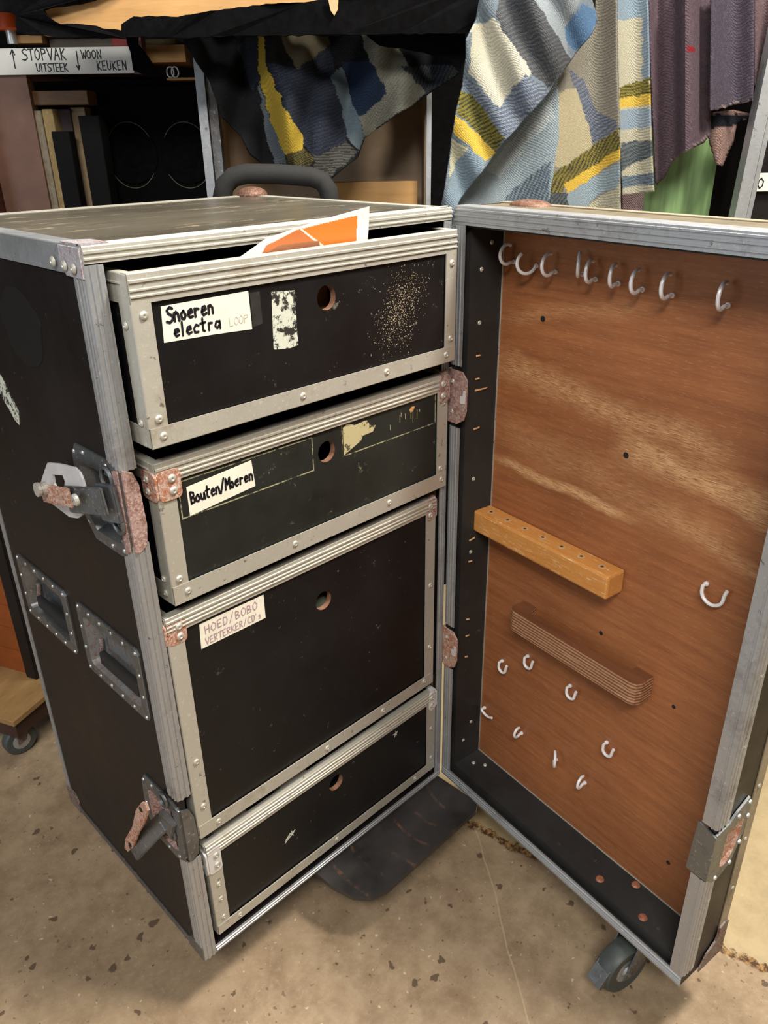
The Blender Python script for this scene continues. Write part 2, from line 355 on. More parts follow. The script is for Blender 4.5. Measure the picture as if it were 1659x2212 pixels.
# ------------------------------------------------------------------ handwriting
G = {
'S': [[(.6, .9), (.35, 1), (.08, .82), (.2, .58), (.5, .42), (.55, .15), (.28, 0), (.0, .08)]], 'T': [[(0, .95), (.65, 1)], [(.33, .97), (.3, 0)]],
'O': [[(.3, 1), (.05, .75), (.02, .3), (.25, 0), (.5, .2), (.55, .7), (.3, 1)]], 'P': [[(.08, 0), (.05, 1)], [(.05, .98), (.45, .95), (.5, .65), (.08, .5)]],
'V': [[(0, 1), (.28, 0), (.55, 1)]], 'A': [[(0, 0), (.3, 1), (.55, 0)], [(.1, .4), (.48, .4)]], 'K': [[(.05, 1), (.08, 0)], [(.5, .95), (.08, .45), (.55, 0)]],
'U': [[(.03, 1), (.05, .2), (.28, 0), (.5, .2), (.52, 1)]], 'I': [[(.15, 1), (.15, 0)]], 'E': [[(.5, 1), (.05, .97), (.05, 0), (.5, .03)], [(.05, .5), (.4, .52)]],
'W': [[(0, 1), (.15, 0), (.32, .7), (.48, 0), (.65, 1)]], 'N': [[(.03, 0), (.05, 1), (.5, 0), (.52, 1)]], 'M': [[(0, 0), (.08, 1), (.3, .4), (.55, 1), (.6, 0)]],
'H': [[(.05, 1), (.05, 0)], [(.5, 1), (.5, 0)], [(.05, .5), (.5, .52)]], 'D': [[(.05, 0), (.05, 1), (.4, .85), (.5, .45), (.35, .08), (.05, 0)]],
'B': [[(.05, 0), (.05, 1), (.4, .9), (.4, .6), (.08, .5), (.48, .35), (.42, .05), (.05, 0)]], 'R': [[(.05, 0), (.05, 1), (.45, .9), (.42, .6), (.08, .5), (.5, 0)]],
'C': [[(.5, .85), (.28, 1), (.05, .7), (.05, .3), (.28, 0), (.5, .12)]], 'L': [[(.05, 1), (.05, 0), (.45, .02)]], '/': [[(0, -.1), (.45, 1.1)]], "'": [[(.1, 1), (.08, .8)]],
'n': [[(.05, .55), (.08, 0)], [(.06, .4), (.25, .58), (.42, .4), (.45, 0)]], 'o': [[(.25, .55), (.04, .35), (.1, .05), (.3, 0), (.45, .25), (.25, .55)]],
'e': [[(.05, .28), (.42, .34), (.35, .56), (.12, .5), (.04, .2), (.18, 0), (.42, .08)]], 'r': [[(.05, .55), (.08, 0)], [(.07, .35), (.22, .55), (.38, .5)]],
'l': [[(.1, 1), (.1, 0)]], 'c': [[(.42, .45), (.25, .57), (.06, .35), (.1, .06), (.38, .05)]], 't': [[(.2, .95), (.18, .1), (.3, 0)], [(0, .62), (.42, .64)]],
'a': [[(.4, .5), (.15, .55), (.03, .2), (.2, 0), (.4, .3), (.42, .55), (.45, 0)]], 'u': [[(.04, .55), (.06, .1), (.25, 0), (.42, .2), (.43, .55), (.47, 0)]],
's': [[(.38, .5), (.18, .58), (.08, .4), (.35, .25), (.3, .03), (.05, .04)]], ' ': [],
'^': [[(.2, -.15), (.22, 1.1)], [(.03, .8), (.22, 1.12), (.4, .78)]], '!': [[(.22, 1.1), (.2, -.15)], [(.05, .1), (.2, -.15), (.36, .12)]]}
def write(name, text, x, z, h, wd, P, parent, mat, sp=.72, M=None, slope=0., sx=None, jit=.03):
    """thin ink strokes on the surface given by P(u, v, lift)"""
    bm = bmesh.new(); sx = sx or h; cur = x; rr = random.Random(len(text) * 7 + int(x * 1000))
    for ch in text:
        for st in G.get(ch, []):
            pts = [(cur + (px + rr.uniform(-jit, jit)) * sx, z + (py + rr.uniform(-jit, jit)) * h + (cur - x) * slope) for px, py in st]
            for i in range(len(pts) - 1):
                (a, b), (c, d) = pts[i], pts[i + 1]; l = math.hypot(c - a, d - b) or 1e-6; nx, ny = -(d - b) / l * wd / 2, (c - a) / l * wd / 2
                f = [bm.verts.new(P(u, v, .0004)) for u, v in ((a + nx, b + ny), (a - nx, b - ny), (c - nx, d - ny), (c + nx, d + ny))]
                bm.faces.new(f)
            for a, b in pts:
                bm.faces.new([bm.verts.new(P(a + wd / 2 * math.cos(k * math.pi / 4), b + wd / 2 * math.sin(k * math.pi / 4), .00045)) for k in range(8)])
        cur += sx * (.42 if ch in "I'l" else (.45 if ch == ' ' else sp))
    return mesh(name, bm, mat, parent, M)

# ------------------------------------------------------------------ the case body
MC = T(0, 0, Z0)
W_, DP, H = .60, .511, 1.16; TH = .010
case = thing('flight_case', MC, 'open black flight case on wheels with aluminium edges and four drawers', 'flight case')
def body_rivet_mesh():
    bm = bmesh.new(); lathe(bm, [(.0048, 0), (.0048, .0006), (.0042, .0014), (.0030, .0022), (.0018, .0024), (.0013, .0016), (.0004, .0015)], (0, 0, 0), (0, 0, 1), 14)
    o = mesh('tmp', bm, M_ZINC, smooth=True); me = o.data; me.materials.clear(); me.materials.append(M_ALU); bpy.data.objects.remove(o); me.name = 'rivet'; return me
RIV = body_rivet_mesh()
def rivet(parent, pos, nrm, M=MC, s=1.0):
    q = Vector(nrm).to_track_quat('Z', 'Y').to_matrix().to_4x4()
    instance('rivet', RIV, parent, M @ Matrix.Translation(pos) @ q @ Matrix.Scale(s, 4))

HOLES = [(.055, .215, .510, .605), (.288, .448, .512, .603), (.030, .112, .792, .893), (.032, .098, .240, .335)]
def side_panel(x0, x1, holes, name, mat):
    bm = bmesh.new(); ys = sorted({0, DP} | {v for h in holes for v in h[:2]}); zs = sorted({0, H} | {v for h in holes for v in h[2:]})
    inh = lambda y, z: any(h[0] < y < h[1] and h[2] < z < h[3] for h in holes)
    V = {}
    def g(x, y, z):
        k = (x, y, z)
        if k not in V: V[k] = bm.verts.new(k)
        return V[k]
    cells = {}
    for i in range(len(ys) - 1):
        for j in range(len(zs) - 1):
            cells[i, j] = not inh((ys[i] + ys[i + 1]) / 2, (zs[j] + zs[j + 1]) / 2)
    for (i, j), ok in cells.items():
        if not ok: continue
        a, b, c, d = ys[i], ys[i + 1], zs[j], zs[j + 1]
        for x in (x0, x1): bm.faces.new((g(x, a, c), g(x, b, c), g(x, b, d), g(x, a, d)))
        for (di, dj), (p, q) in (((-1, 0), ((a, c), (a, d))), ((1, 0), ((b, c), (b, d))), ((0, -1), ((a, c), (b, c))), ((0, 1), ((a, d), (b, d)))):
            if not cells.get((i + di, j + dj), False): bm.faces.new((g(x0, *p), g(x0, *q), g(x1, *q), g(x1, *p)))
    return mesh(name, bm, mat, case, MC)
side_panel(0, TH, HOLES, 'side_panel', M_SIDE)
side_panel(W_ - TH, W_, [], 'side_panel', M_SIDE)
bm = bmesh.new(); box(bm, TH, W_ - TH, 0, DP, H - TH, H); mesh('top_panel', bm, M_TOP, case, MC)
bm = bmesh.new(); box(bm, TH, W_ - TH, .002, DP, 0, TH); mesh('bottom_panel', bm, M_SIDE, case, MC)
bm = bmesh.new(); box(bm, TH, W_ - TH, DP - TH, DP, TH, H - TH); mesh('back_panel', bm, M_SIDE, case, MC)
# aluminium mouldings
RG = ((.008, .003), (.015, .0035), (.022, .003))
def edging(name, specs, mat, parent=case, M=MC):
    bm = bmesh.new()
    for s in specs: lbar(bm, *s[:6], *(s[6:] if len(s) > 6 else ()))
    return mesh(name, bm, mat, parent, M)
X, Y, Z = Vector((1, 0, 0)), Vector((0, 1, 0)), Vector((0, 0, 1))
fr = ((.007, .005), (.0155, .0045)); sd = ((.0045, .0035), (.0115, .0050), (.0200, .0060))
edging('front_edging', [((0, 0, .902), (0, 0, H - .0185), X, Y, .021, .028, fr, sd), ((0, 0, .366), (0, 0, .800), X, Y, .021, .028, fr, sd), ((0, 0, 0), (0, 0, .236), X, Y, .021, .028, fr, sd)], M_ALUD)
edging('front_edging', [((W_, 0, .0165), (W_, 0, H - .0185), -X, Y, .017, .028, ((.006, .004), (.012, .003)))], M_ALUD)
edging('top_edging', [((0, 0, H), (W_, 0, H), -Z, Y, .017, .026, ((.005, .004), (.012, .003)), ((.008, .003),))], M_ALU)
edging('top_edging', [((0, .001, H), (0, DP, H), -Z, X, .030, .024)], M_ALUD)
edging('top_edging', [((W_, .001, H), (W_, DP, H), -Z, -X, .030, .022)], M_ALU)
edging('top_edging', [((0, DP, H), (W_, DP, H), -Z, -Y, .030, .016)], M_ALU)
edging('back_edging', [((0, DP, 0), (0, DP, H), X, -Y, .03, .016)], M_ALUD)
edging('back_edging', [((W_, DP, 0), (W_, DP, H), -X, -Y, .03, .022)], M_ALUD)
edging('bottom_edging', [((.0215, 0, 0), (W_, 0, 0), Z, Y, .016, .024, ((.005, .003), (.011, .003)))], M_ALUD)
edging('bottom_edging', [((0, .001, 0), (0, DP, 0), Z, X, .015, .024)], M_STEEL)
# corner caps
def cap(name, mats, pts, P, E, parent=case, M=MC, rv=()):
    bm = bmesh.new(); prism(bm, pts, P, E); 
    o = mesh(name, bm, mats, parent, M); return o
def corner_ball(c, s, mat, r=.022):
    bm = bmesh.new(); bmesh.ops.create_uvsphere(bm, u_segments=16, v_segments=10, radius=1)
    for v in bm.verts: v.co = Vector((v.co.x * r, v.co.y * r, v.co.z * r * .5)) + Vector(c)
    return mesh('corner_cap', bm, mat, case, MC, True)
def corner_tri(cx, cy, cz, dx, dy, dz, mats, L=.05, name='corner_cap', rz=None):
    """three rounded flanges meeting at a corner"""
    bm = bmesh.new(); t = .0035; rz = rz or L * .62
    def fl(P): prism(bm, [(-.0, 0), (L, 0), (L, rz * .55), (L * .8, rz), (0, rz)], P[0], P[1])
    fl((lambda u, v: Vector((cx, cy + dy * u, cz + dz * v)), (-dx * t, 0, 0)))
    fl((lambda u, v: Vector((cx + dx * v, cy + dy * u, cz)), (0, 0, -dz * t)))
    return mesh(name, bm, mats, case, MC)
corner_tri(0, 0, H, 1, 1, -1, M_CAPP, .05, rz=.032)
corner_tri(0, DP, 0, 1, -1, 1, M_RUSTD, .05, rz=.045)
corner_tri(0, 0, 0, 1, 1, 1, M_STEEL, .045, rz=.03)
corner_ball((W_ - .014, DP - .016, H + .002), 1, M_CAPB, .030)
for y, z in ((.016, H - .022), (.038, H - .021), (.066, H - .019)): rivet(case, (-.0045, y, z), (-1, 0, 0), s=1.25)
# worn mark, tape remnants on the left side
bm = bmesh.new(); prism(bm, [(.215 + .062 * math.cos(a) * (1 + .06 * math.sin(5 * a)), 1.045 + .052 * math.sin(a)) for a in [k * math.pi / 16 for k in range(32)]], lambda u, v: Vector((0, u, v)), (-.0006, 0, 0))
mesh('sticker_remnant', bm, simple('black_sticker', (10, 9, 9), .55, 0, .2, 60), case, MC)
bm = bmesh.new(); prism(bm, [(.385, .975), (.335, .957), (.296, .912), (.305, .889), (.318, .893), (.36, .93), (.385, .95)], lambda u, v: Vector((0, u, v)), (-.0007, 0, 0))
mesh('tape_remnant', bm, M_RES1, case, MC)
for k in range(9):
    y, z = random.uniform(.08, .3), random.uniform(.88, .93); bm = bmesh.new()
PX = lambda u, v, d: Vector((d, u, v))
def dish(name, outline, inner, mats, depth, parent=case, P=PX, M=MC, lip=.0035, shrink=.82, rv=(), sgn=1, mis=(0, 0, 0, 1, 1)):
    c = (sum(p[0] for p in inner) / len(inner), sum(p[1] for p in inner) / len(inner))
    sc = lambda poly, k: [(c[0] + (x - c[0]) * k, c[1] + (y - c[1]) * k) for x, y in poly]
    bm = bmesh.new()
    rings(bm, [(outline, 0), (outline, -lip * sgn * .7), (sc(outline, .985), -lip * sgn), (sc(inner, 1.0), -lip * sgn), (sc(inner, shrink), depth * sgn)], c, P, mis, close_last=True)
    for u, v in rv: lathe(bm, [(.0033, 0), (.0028, .0012), (.0014, .0018), (.0003, .0019)], P(u, v, -lip * sgn), P(0, 0, -1) - P(0, 0, 0) if sgn > 0 else P(0, 0, 1) - P(0, 0, 0), 10, 2)
    return mesh(name, bm, mats, parent, M, False)
def handle(y0, y1, z0, z1, hole, rusty):
    o = rrect(y0, y1, z0, z1, .014); i = rrect(*hole, .01)
    i = rrect(hole[0] + .001, hole[1] - .001, hole[2] + .001, hole[3] - .001, .010)
    rv = [(y0 + .009 + (y1 - y0 - .018) * k / 5, z) for k in range(6) for z in (z0 + .0075, z1 - .0075)] + [(y, z0 + (z1 - z0) * f) for y in (y0 + .0075, y1 - .0075) for f in (.35, .65)]
    d = dish('handle_dish', o, i, [M_STEEL, M_DISHR if rusty else M_STEEL, M_ALUD], .020, rv=rv, shrink=.9)
    bm = bmesh.new(); ya, yb = hole[0] + .018, hole[1] - .022; z = hole[2] + .020
    box(bm, .001, .012, ya, yb, z - .012, z + .012, 0, .004)
    mesh('handle_grip', bm, M_RUBBER, d, MC)
    bm = bmesh.new(); tube(bm, [(.012, ya - .004, z + .03), (.008, ya - .004, z), (.006, ya, z)], .0035, 8); mesh('handle_bail', bm, M_RUSTD, d, MC); bm = bmesh.new(); tube(bm, [(.012, yb + .004, z + .03), (.008, yb + .004, z), (.006, yb, z)], .0035, 8)
    mesh('handle_bail', bm, M_RUSTD, d, MC)
handle(.038, .233, .493, .622, HOLES[0], True)
handle(.270, .466, .494, .619, HOLES[1], False)
# upper latch
def latch(zc, hole, lever_open):
    z0, z1 = hole[2] - .016, hole[3] + .018; y1 = hole[1] + .014
    out = [(0, z1 - .008), (.0, z0 + .022), (.018, z0 + .004), (.03, z0), (y1 - .025, z0), (y1, z0 + .03), (y1 + .004, (z0 + z1) / 2), (y1, z1 - .016), (y1 - .012, z1), (.02, z1), (.006, z1 - .004)]
    inn = [(.02, z1 - .022), (.02, z0 + .024), (.034, z0 + .018), (hole[1] - .020, z0 + .017), (hole[1] - .002, z0 + .036), (hole[1] - .002, z1 - .030), (hole[1] - .01, z1 - .022)]
    rv = [(y1 - .008, z1 - .012), (y1 - .035, z1 - .007), (.03, z1 - .008), (y1 - .003, (z0 + z1) / 2), (y1 - .014, z0 + .024), (.052, z0 + .008), (.02, z0 + .012)]
    d = dish('latch_dish', out, inn, [M_STEEL, M_STEEL if lever_open else M_RUSTP, M_ALUD], .012, rv=rv, shrink=.85)
    bm = bmesh.new()
    prism(bm, [(0, z0 + .018), (.004, z0 + .014), (.017, z0 + .022), (.021, z0 + .05), (.019, z1 - .030), (.013, z1 - .012), (0, z1 - .006)], lambda u, v: Vector((u, 0, v)), (0, -.0045, 0))
    prism(bm, [(0, z0 + .018), (.014, z0 + .010), (.014, z1 - .010), (0, z1 - .006)], lambda u, v: Vector((-.0032, u, v)), (-.0015, 0, 0))
    mesh('latch_strike', bm, M_RUSTP if lever_open else M_STEEL, d, MC)
    return d
ux = lambda px, py, x: (lambda v: (v.y, v.z - Z0))(un(px, py, (1, 0, 0), x))
d = latch(.84, HOLES[2], True)
def flat(name, pix, x, th, mat, parent, holes=()):
    bm = bmesh.new(); prism(bm, [ux(a, b, x) for a, b in pix], lambda u, v: Vector((x, u, v)), (th, 0, 0))
    return mesh(name, bm, mat, parent, MC)
# white hook plate with its opening
out = [ux(a, b, -.028) for a, b in ((102, 1000), (125, 1002), (160, 1010), (172, 1022), (182, 1048), (178, 1112), (168, 1120), (150, 1117), (108, 1085), (88, 1052), (89, 1038))]
inn = [ux(a, b, -.028) for a, b in ((113, 1025), (135, 1027), (140, 1040), (138, 1058), (122, 1056), (116, 1045))]
bm = bmesh.new(); cc = (sum(p[0] for p in inn) / len(inn), sum(p[1] for p in inn) / len(inn))
rings(bm, [(inn, -.025), (inn, -.028), (out, -.028), (out, -.025), (inn, -.025)], cc, PX, (0, 0, 0, 0), close_last=False)
hp = mesh('hook_plate', bm, M_WHITE, d, MC)
def bar_between(name, pa, pb, xa, xb, wd, th, mat, parent, off=0):
    a = un(*pa, (1, 0, 0), xa); b = un(*pb, (1, 0, 0), xb); a.z -= Z0; b.z -= Z0
    D = (b - a).normalized(); N = Vector((1, 0, 0)); N = (N - D * N.dot(D)).normalized(); Sv = D.cross(N)
    bm = bmesh.new(); hh = [a + Sv * wd / 2, a - Sv * wd / 2, b - Sv * wd / 2, b + Sv * wd / 2]
    v0 = [bm.verts.new(p - N * th / 2) for p in hh]; v1 = [bm.verts.new(p + N * th / 2) for p in hh]
    bm.faces.new(v0); bm.faces.new(v1[::-1])
    for i in range(4): bm.faces.new((v0[i], v0[(i + 1) % 4], v1[(i + 1) % 4], v1[i]))
    bmesh.ops.bevel(bm, geom=bm.edges[:], offset=.0015, segments=2, affect='EDGES')
    return mesh(name, bm, mat, parent, MC)
bar_between('latch_lever', (226, 1084), (146, 1078), -.022, -.036, .036, .005, M_STEEL, d)
bar_between('lever_tongue', (152, 1076), (92, 1064), -.041, -.041, .026, .005, M_RUST, d)
bar_between('hinge_block', (256, 1090), (216, 1083), -.008, -.016, .050, .008, M_STEEL, d)
bm = bmesh.new()
for px, py in ((230, 1033), (256, 1130)):
    bm = bmesh.new(); p = un(px, py, (1, 0, 0), -.006); p.z -= Z0
    tube(bm, [p + Vector((0, .014 * math.cos(a), .014 * math.sin(a))) for a in [k * math.pi / 8 for k in range(16)]], .0028, 8, closed=True); mesh('spring_loop', bm, M_STEEL, d, MC, True)
bm = bmesh.new(); p = un(100, 1054, (1, 0, 0), -.042); p.z -= Z0; lathe(bm, [(.009, 0), (.009, .006), (.007, .006), (.007, .009), (.0095, .009), (.0095, .013)], p, (-1, 0, .1), 12); mesh('latch_bolt', bm, M_ALU, d, MC)
bm = bmesh.new(); q = un(166, 1079, (1, 0, 0), -.039); q.z -= Z0; lathe(bm, [(.008, 0), (.008, .003), (.006, .005), (.0003, .005)], q, (-1, 0, 0), 14)
mesh('latch_bolt', bm, M_ALU, d, MC)
# lower latch
d = latch(.29, HOLES[3], False)
bar_between('latch_lever', (352, 1775), (290, 1840), -.012, -.045, .030, .010, M_STEEL, d)
bar_between('hinge_block', (378, 1795), (345, 1762), -.006, -.012, .04, .010, M_STEEL, d)
pix = ((305, 1734), (314, 1738), (318, 1752), (312, 1775), (298, 1800), (286, 1832), (276, 1840), (269, 1832), (271, 1812), (286, 1785), (293, 1750))
flat('lever_link', pix, -.048, .004, M_RUST, d)
bm = bmesh.new()
for px, py, r in ((304, 1749, .0045), (281, 1825, .0045)):
    bm = bmesh.new(); p = un(px, py, (1, 0, 0), -.0485); p.z -= Z0; lathe(bm, [(r, 0), (r, .0006)], p, (-1, 0, 0), 12); mesh('link_hole', bm, M_DARK, d, MC)
bm = bmesh.new()
for px, py in ((352, 1728), (370, 1798)):
    bm = bmesh.new(); p = un(px, py, (1, 0, 0), -.006); p.z -= Z0
    tube(bm, [p + Vector((0, .012 * math.cos(a), .012 * math.sin(a))) for a in [k * math.pi / 8 for k in range(16)]], .0028, 8, closed=True); mesh('spring_loop', bm, M_STEEL, d, MC, True)

# ------------------------------------------------------------------ casters
def caster(parent, M, x, y, ang, ztop, tyre, name='caster', r=.048, brake=False, lean=0):
    """M places the local frame; wheel touches world z = 0"""
    Q = M @ T(x, y, 0) @ Matrix.Rotation(ang, 4, 'Z')
    bm = bmesh.new(); zf = -Z0 + r; off = .028
    lathe(bm, [(r * .55, -.014), (r * .9, -.016), (r, -.010), (r, .010), (r * .9, .016), (r * .55, .014)], (off, 0, zf), (0, 1, 0), 32, 0)
    lathe(bm, [(.004, -.018), (r * .5, -.0145), (r * .6, -.0125), (r * .6, .0125), (r * .5, .0145), (.004, .018)], (off, 0, zf), (0, 1, 0), 24, 1)
    lathe(bm, [(.006, -.024), (.006, .024)], (off, 0, zf), (0, 1, 0), 12, 2)
    w_ = mesh(name, bm, [tyre, M_ALUD, M_STEEL], parent, Q, True)
    bm = bmesh.new(); box(bm, -.045, .045, -.035, .035, ztop - .004, ztop)
    lathe(bm, [(.026, ztop - .018), (.030, ztop - .010), (.026, ztop - .004)], (0, 0, 0), (0, 0, 1), 24)
    for s in (-1, 1):
        prism(bm, [(-.028, ztop - .016), (.030, ztop - .016), (off + .012, zf - .008), (off - .008, zf - .012)], lambda u, v: Vector((u, s * .019, v)), (0, s * .003, 0))
    box(bm, -.028, .030, -.019, .019, ztop - .018, ztop - .014)
    if brake: prism(bm, [(off + .02, zf + .03), (off + .068, zf - .002), (off + .072, zf + .004), (off + .026, zf + .040)], lambda u, v: Vector((u, -.012, v)), (0, .024, 0))
    return mesh('caster_fork', bm, M_STEEL, w_ if parent is case else parent, Q)
caster(case, MC, .055, .395, math.radians(95), 0, M_TYRE)
caster(case, MC, .54, .42, math.radians(70), 0, M_TYRE)
caster(case, MC, .11, .13, math.radians(60), 0, M_TYRE)
# board that sticks out under the case, with its caster
bm = bmesh.new()
poly = [(.245, .08), (.597, .08), (.600, -.095), (.594, -.112), (.580, -.120), (.318, -.122), (.285, -.112), (.262, -.085), (.250, -.04)]
prism(bm, poly, lambda u, v: Vector((u, v, -.016)), (0, 0, .010))
def base_mat():
    t = NT('scraped_base_board'); wv = t.n('TexWave', wave_type='RINGS', rings_direction='Z'); wv.inputs['Scale'].default_value = 6; wv.inputs['Distortion'].default_value = 1.5; wv.inputs['Detail'].default_value = 3; wv.inputs['Detail Scale'].default_value = 2
    t.L(t.mapv(loc=(-.62, .05, 0)), wv.inputs[0]); n = t.noise(24, 5, .7); n0 = t.noise(7, 4)
    c = t.mix(t.ramp(n0, .35, .7), lin((34, 33, 34)), lin((60, 57, 57)))
    c = t.mix(t.math('MULTIPLY', t.ramp(wv.outputs['Fac'], .93, .99), t.ramp(n, .50, .66, 0, .5)), c, lin((132, 92, 66)))
    t.col(c).set(t.ramp(n0, .3, .7, .22, .45), 0, .5); return t.m
mesh('base_board', bm, base_mat(), case, MC)
caster(case, MC, .43, .02, math.radians(-75), -.016, M_TYRED, brake=True)

# ------------------------------------------------------------------ drawers
def drawer(x0, x1, z0, z1, p, hole, top_ribs, mat, hz, depth=.44, toph=.030, both=.024, sw=.024):
    y = -p
    bm = bmesh.new(); t = .010
    # front with finger hole
    P = lambda u, v, dd: Vector((u, y + .0018 + dd, v))
    o = [(x0 + .001, z0), (x1 - .001, z0), (x1 - .001, z1 - .002), (x0 + .001, z1 - .002)]; c = circle(hole, .0165)
    rings(bm, [(o, t), (o, 0), (c, 0), (c, t), (o, t)], hole, P, (0, 0, 1, 2), close_last=False)
    box(bm, x0 + .001, x0 + t, y + t + .002, y + depth, z0, z1 - .003, 3); box(bm, x1 - t, x1 - .001, y + t + .002, y + depth, z0, z1 - .003, 3)
    box(bm, x0 + t, x1 - t, y + depth - t, y + depth, z0, z1 - .003, 3); box(bm, x0 + t, x1 - t, y + t + .002, y + depth - t, z0, z0 + .006, 2)
    d = mesh('drawer', bm, [mat, M_HOLEW, M_DARK, M_BLACK], case, MC)
    bm = bmesh.new()
    lbar(bm, (x0, y, z1), (x1, y, z1), -Z, Y, toph, .012, top_ribs)
    lbar(bm, (x0, y + .0125, z1), (x0, y + .14, z1), -Z, X, toph, .010, ((toph * .3, .003),)); box(bm, x0 - .0014, x0, y + .0005, y + .0125, z1 - toph, z1)
    lbar(bm, (x1, y + .0125, z1), (x1, y + .14, z1), -Z, -X, toph, .010)
    mesh('top_moulding', bm, M_ALU, d, MC)
    for s, xx in ((1, x0), (-1, x1)):
        bm = bmesh.new(); lbar(bm, (xx, y, z0 + both), (xx, y, z1 - toph), X * s, Y, sw, .024); mesh('side_moulding', bm, M_ALU, d, MC)
    bm = bmesh.new(); lbar(bm, (x0, y - .0004, z0), (x1, y - .0004, z0), Z, Y, both, .01)
    lbar(bm, (x0, y + .0105, z0), (x0, y + .12, z0), Z, X, both, .01); box(bm, x0 - .0014, x0, y + .0005, y + .0105, z0, z0 + both)
    mesh('bottom_moulding', bm, M_ALU, d, MC)
    return d
M_HOLEW = simple('hole_wood', (128, 92, 72), .7, 0, .2, 90)
DD = {}
d1 = drawer(.032, .581, .931, 1.131, .028, (.316, 1.067), ((.0075, .004), (.017, .003), (.024, .003)), M_BLACK, 0, toph=.032, both=.024)
d2 = drawer(.039, .587, .700, .902, .010, (.318, .840), ((.007, .004), (.015, .003), (.021, .003)), M_FRONT2, 0, toph=.027, both=.027)
d3 = drawer(.025, .571, .269, .678, .001, (.303, .582), ((.006, .004), (.013, .003), (.019, .003)), M_BLACK, 0, toph=.026, both=.025)
d4 = drawer(.031, .580, .036, .243, .0005, (.309, .182), ((.006, .004), (.013, .003), (.019, .003)), M_BLACK, 0, toph=.027, both=.020)
PF = lambda y: (lambda u, v, l: Vector((u, y - l, v)))
def label(name, poly, d, y, mat, th=.0005):
    bm = bmesh.new(); prism(bm, poly, lambda u, v: Vector((u, y + .0018, v)), (0, -th, 0)); return mesh(name, bm, mat, d, MC)
def fr_outline(name, x0, x1, z0, z1, wd, d, y, mat):
    bm = bmesh.new(); P = lambda u, v, dd: Vector((u, y + .0018 - dd, v)); c = ((x0 + x1) / 2, (z0 + z1) / 2)
    o = [(x0, z0), (x1, z0), (x1, z1), (x0, z1)]; i = [(x0 + wd, z0 + wd), (x1 - wd, z0 + wd), (x1 - wd, z1 - wd), (x0 + wd, z1 - wd)]
    rings(bm, [(o, 0), (o, .0004), (i, .0004), (i, 0)], c, P, (0, 0, 0), close_last=False); return mesh(name, bm, mat, d, MC)
y1 = -.028; y2 = -.010
l1 = label('label_tape', [(.069, 1.092), (.190, 1.093), (.191, 1.046), (.135, 1.049), (.067, 1.051)], d1, y1, M_PAPERL)
write('handwriting', 'Snoeren', .074, 1.073, .017, .0033, PF(y1 + .0013), d1, M_INK, .62, MC, .03, .0150)
write('handwriting', 'electra', .081, 1.0555, .0155, .0029, PF(y1 + .0013), d1, M_INK, .62, MC, .0, .0160)
write('faint_handwriting', 'LOOP', .158, 1.055, .010, .0008, PF(y1 + .0013), d1, M_INKG, .66, MC, .03, .011)
label('tape_remnant', [(.192, 1.090), (.207, 1.090), (.208, 1.050), (.193, 1.048)], d1, y1, simple('dull_glue', (34, 32, 30), .7, 0, .3, 90), .0003)
label('tape_remnant', [(.225, 1.087), (.262, 1.084), (.263, 1.013), (.248, 1.011), (.222, 1.014)], d1, y1, M_RES1, .0004)
l2 = label('label_tape', [(.080, .859), (.183, .866), (.186, .827), (.080, .818)], d2, y2, M_PAPERL)
write('handwriting', 'Bouten/Moeren', .0835, .8345, .0165, .0030, PF(y2 + .0013), d2, M_INK, .62, MC, .035, .0125)
fr_outline('glue_outline', .068, .292, .817, .870, .0016, d2, y2, M_RES2)
fr_outline('glue_outline', .349, .561, .822, .874, .0016, d2, y2, M_RES2)
label('tape_remnant', [(.352, .868), (.362, .873), (.376, .866), (.402, .868), (.408, .858), (.420, .855), (.414, .846), (.392, .845), (.388, .838), (.352, .824)], d2, y2, M_RES3, .0004)
label('chipped_patch', [(.497, .861), (.503, .865), (.510, .864), (.506, .857), (.500, .855)], d2, y2, simple('raw_wood', (186, 134, 84), .7, 0, .1, 60), .0003)
for k in range(14):
    xx = .449 + k * .0062 + random.uniform(-.003, .003); zt = .862 - random.uniform(0, .012) + (.0 if k > 2 else -.005); hh = random.uniform(.004, .02)
    if k in (1, 4, 5, 6, 8, 9, 11, 12): label('scratch', [(xx, zt), (xx + .0009, zt), (xx + .0006, zt - hh), (xx, zt - hh)], d2, y2, M_RES3, .0003)
l3 = label('label_tape', [(.076, .646), (.188, .645), (.188, .604), (.074, .605)], d3, -.001, M_PAPERL)
write('faint_handwriting', 'HOED/BOBO', .083, .627, .013, .0012, PF(.0001), d3, M_INKP, .72, MC, .0, .0145)
write('faint_handwriting', "VERTERKER/CD's", .082, .609, .011, .0011, PF(.0001), d3, M_INKP, .68, MC, .0, .0108)
# rivets on the drawers
for q in ((.045, 1.086), (.045, .965), (.048, .943), (.263, .943), (.425, .943), (.560, .943), (.570, 1.084), (.570, .968)): rivet(d1, (q[0], y1 - .0018, q[1]), (0, -1, 0), s=1.1)
for z in (1.075, .960): rivet(d1, (.030, y1 + .014, z), (-1, 0, 0))
for q in ((.050, .737), (.060, .714), (.245, .714), (.445, .714), (.572, .737), (.575, .715), (.576, .855)): rivet(d2, (q[0], y2 - .0018, q[1]), (0, -1, 0), s=1.1)
for z in (.735, .713): rivet(d2, (.037, y2 + .016, z), (-1, 0, 0))
for q in ((.038, .420), (.038, .330), (.060, .281), (.290, .281), (.430, .281), (.545, .285), (.560, .500), (.560, .360)): rivet(d3, (q[0], -.0028, q[1]), (0, -1, 0), s=1.1)
for q in ((.044, .150), (.044, .115), (.044, .07), (.075, .046), (.30, .046), (.52, .046), (.570, .07), (.568, .15)): rivet(d4, (q[0], -.0023, q[1]), (0, -1, 0), s=1.0)
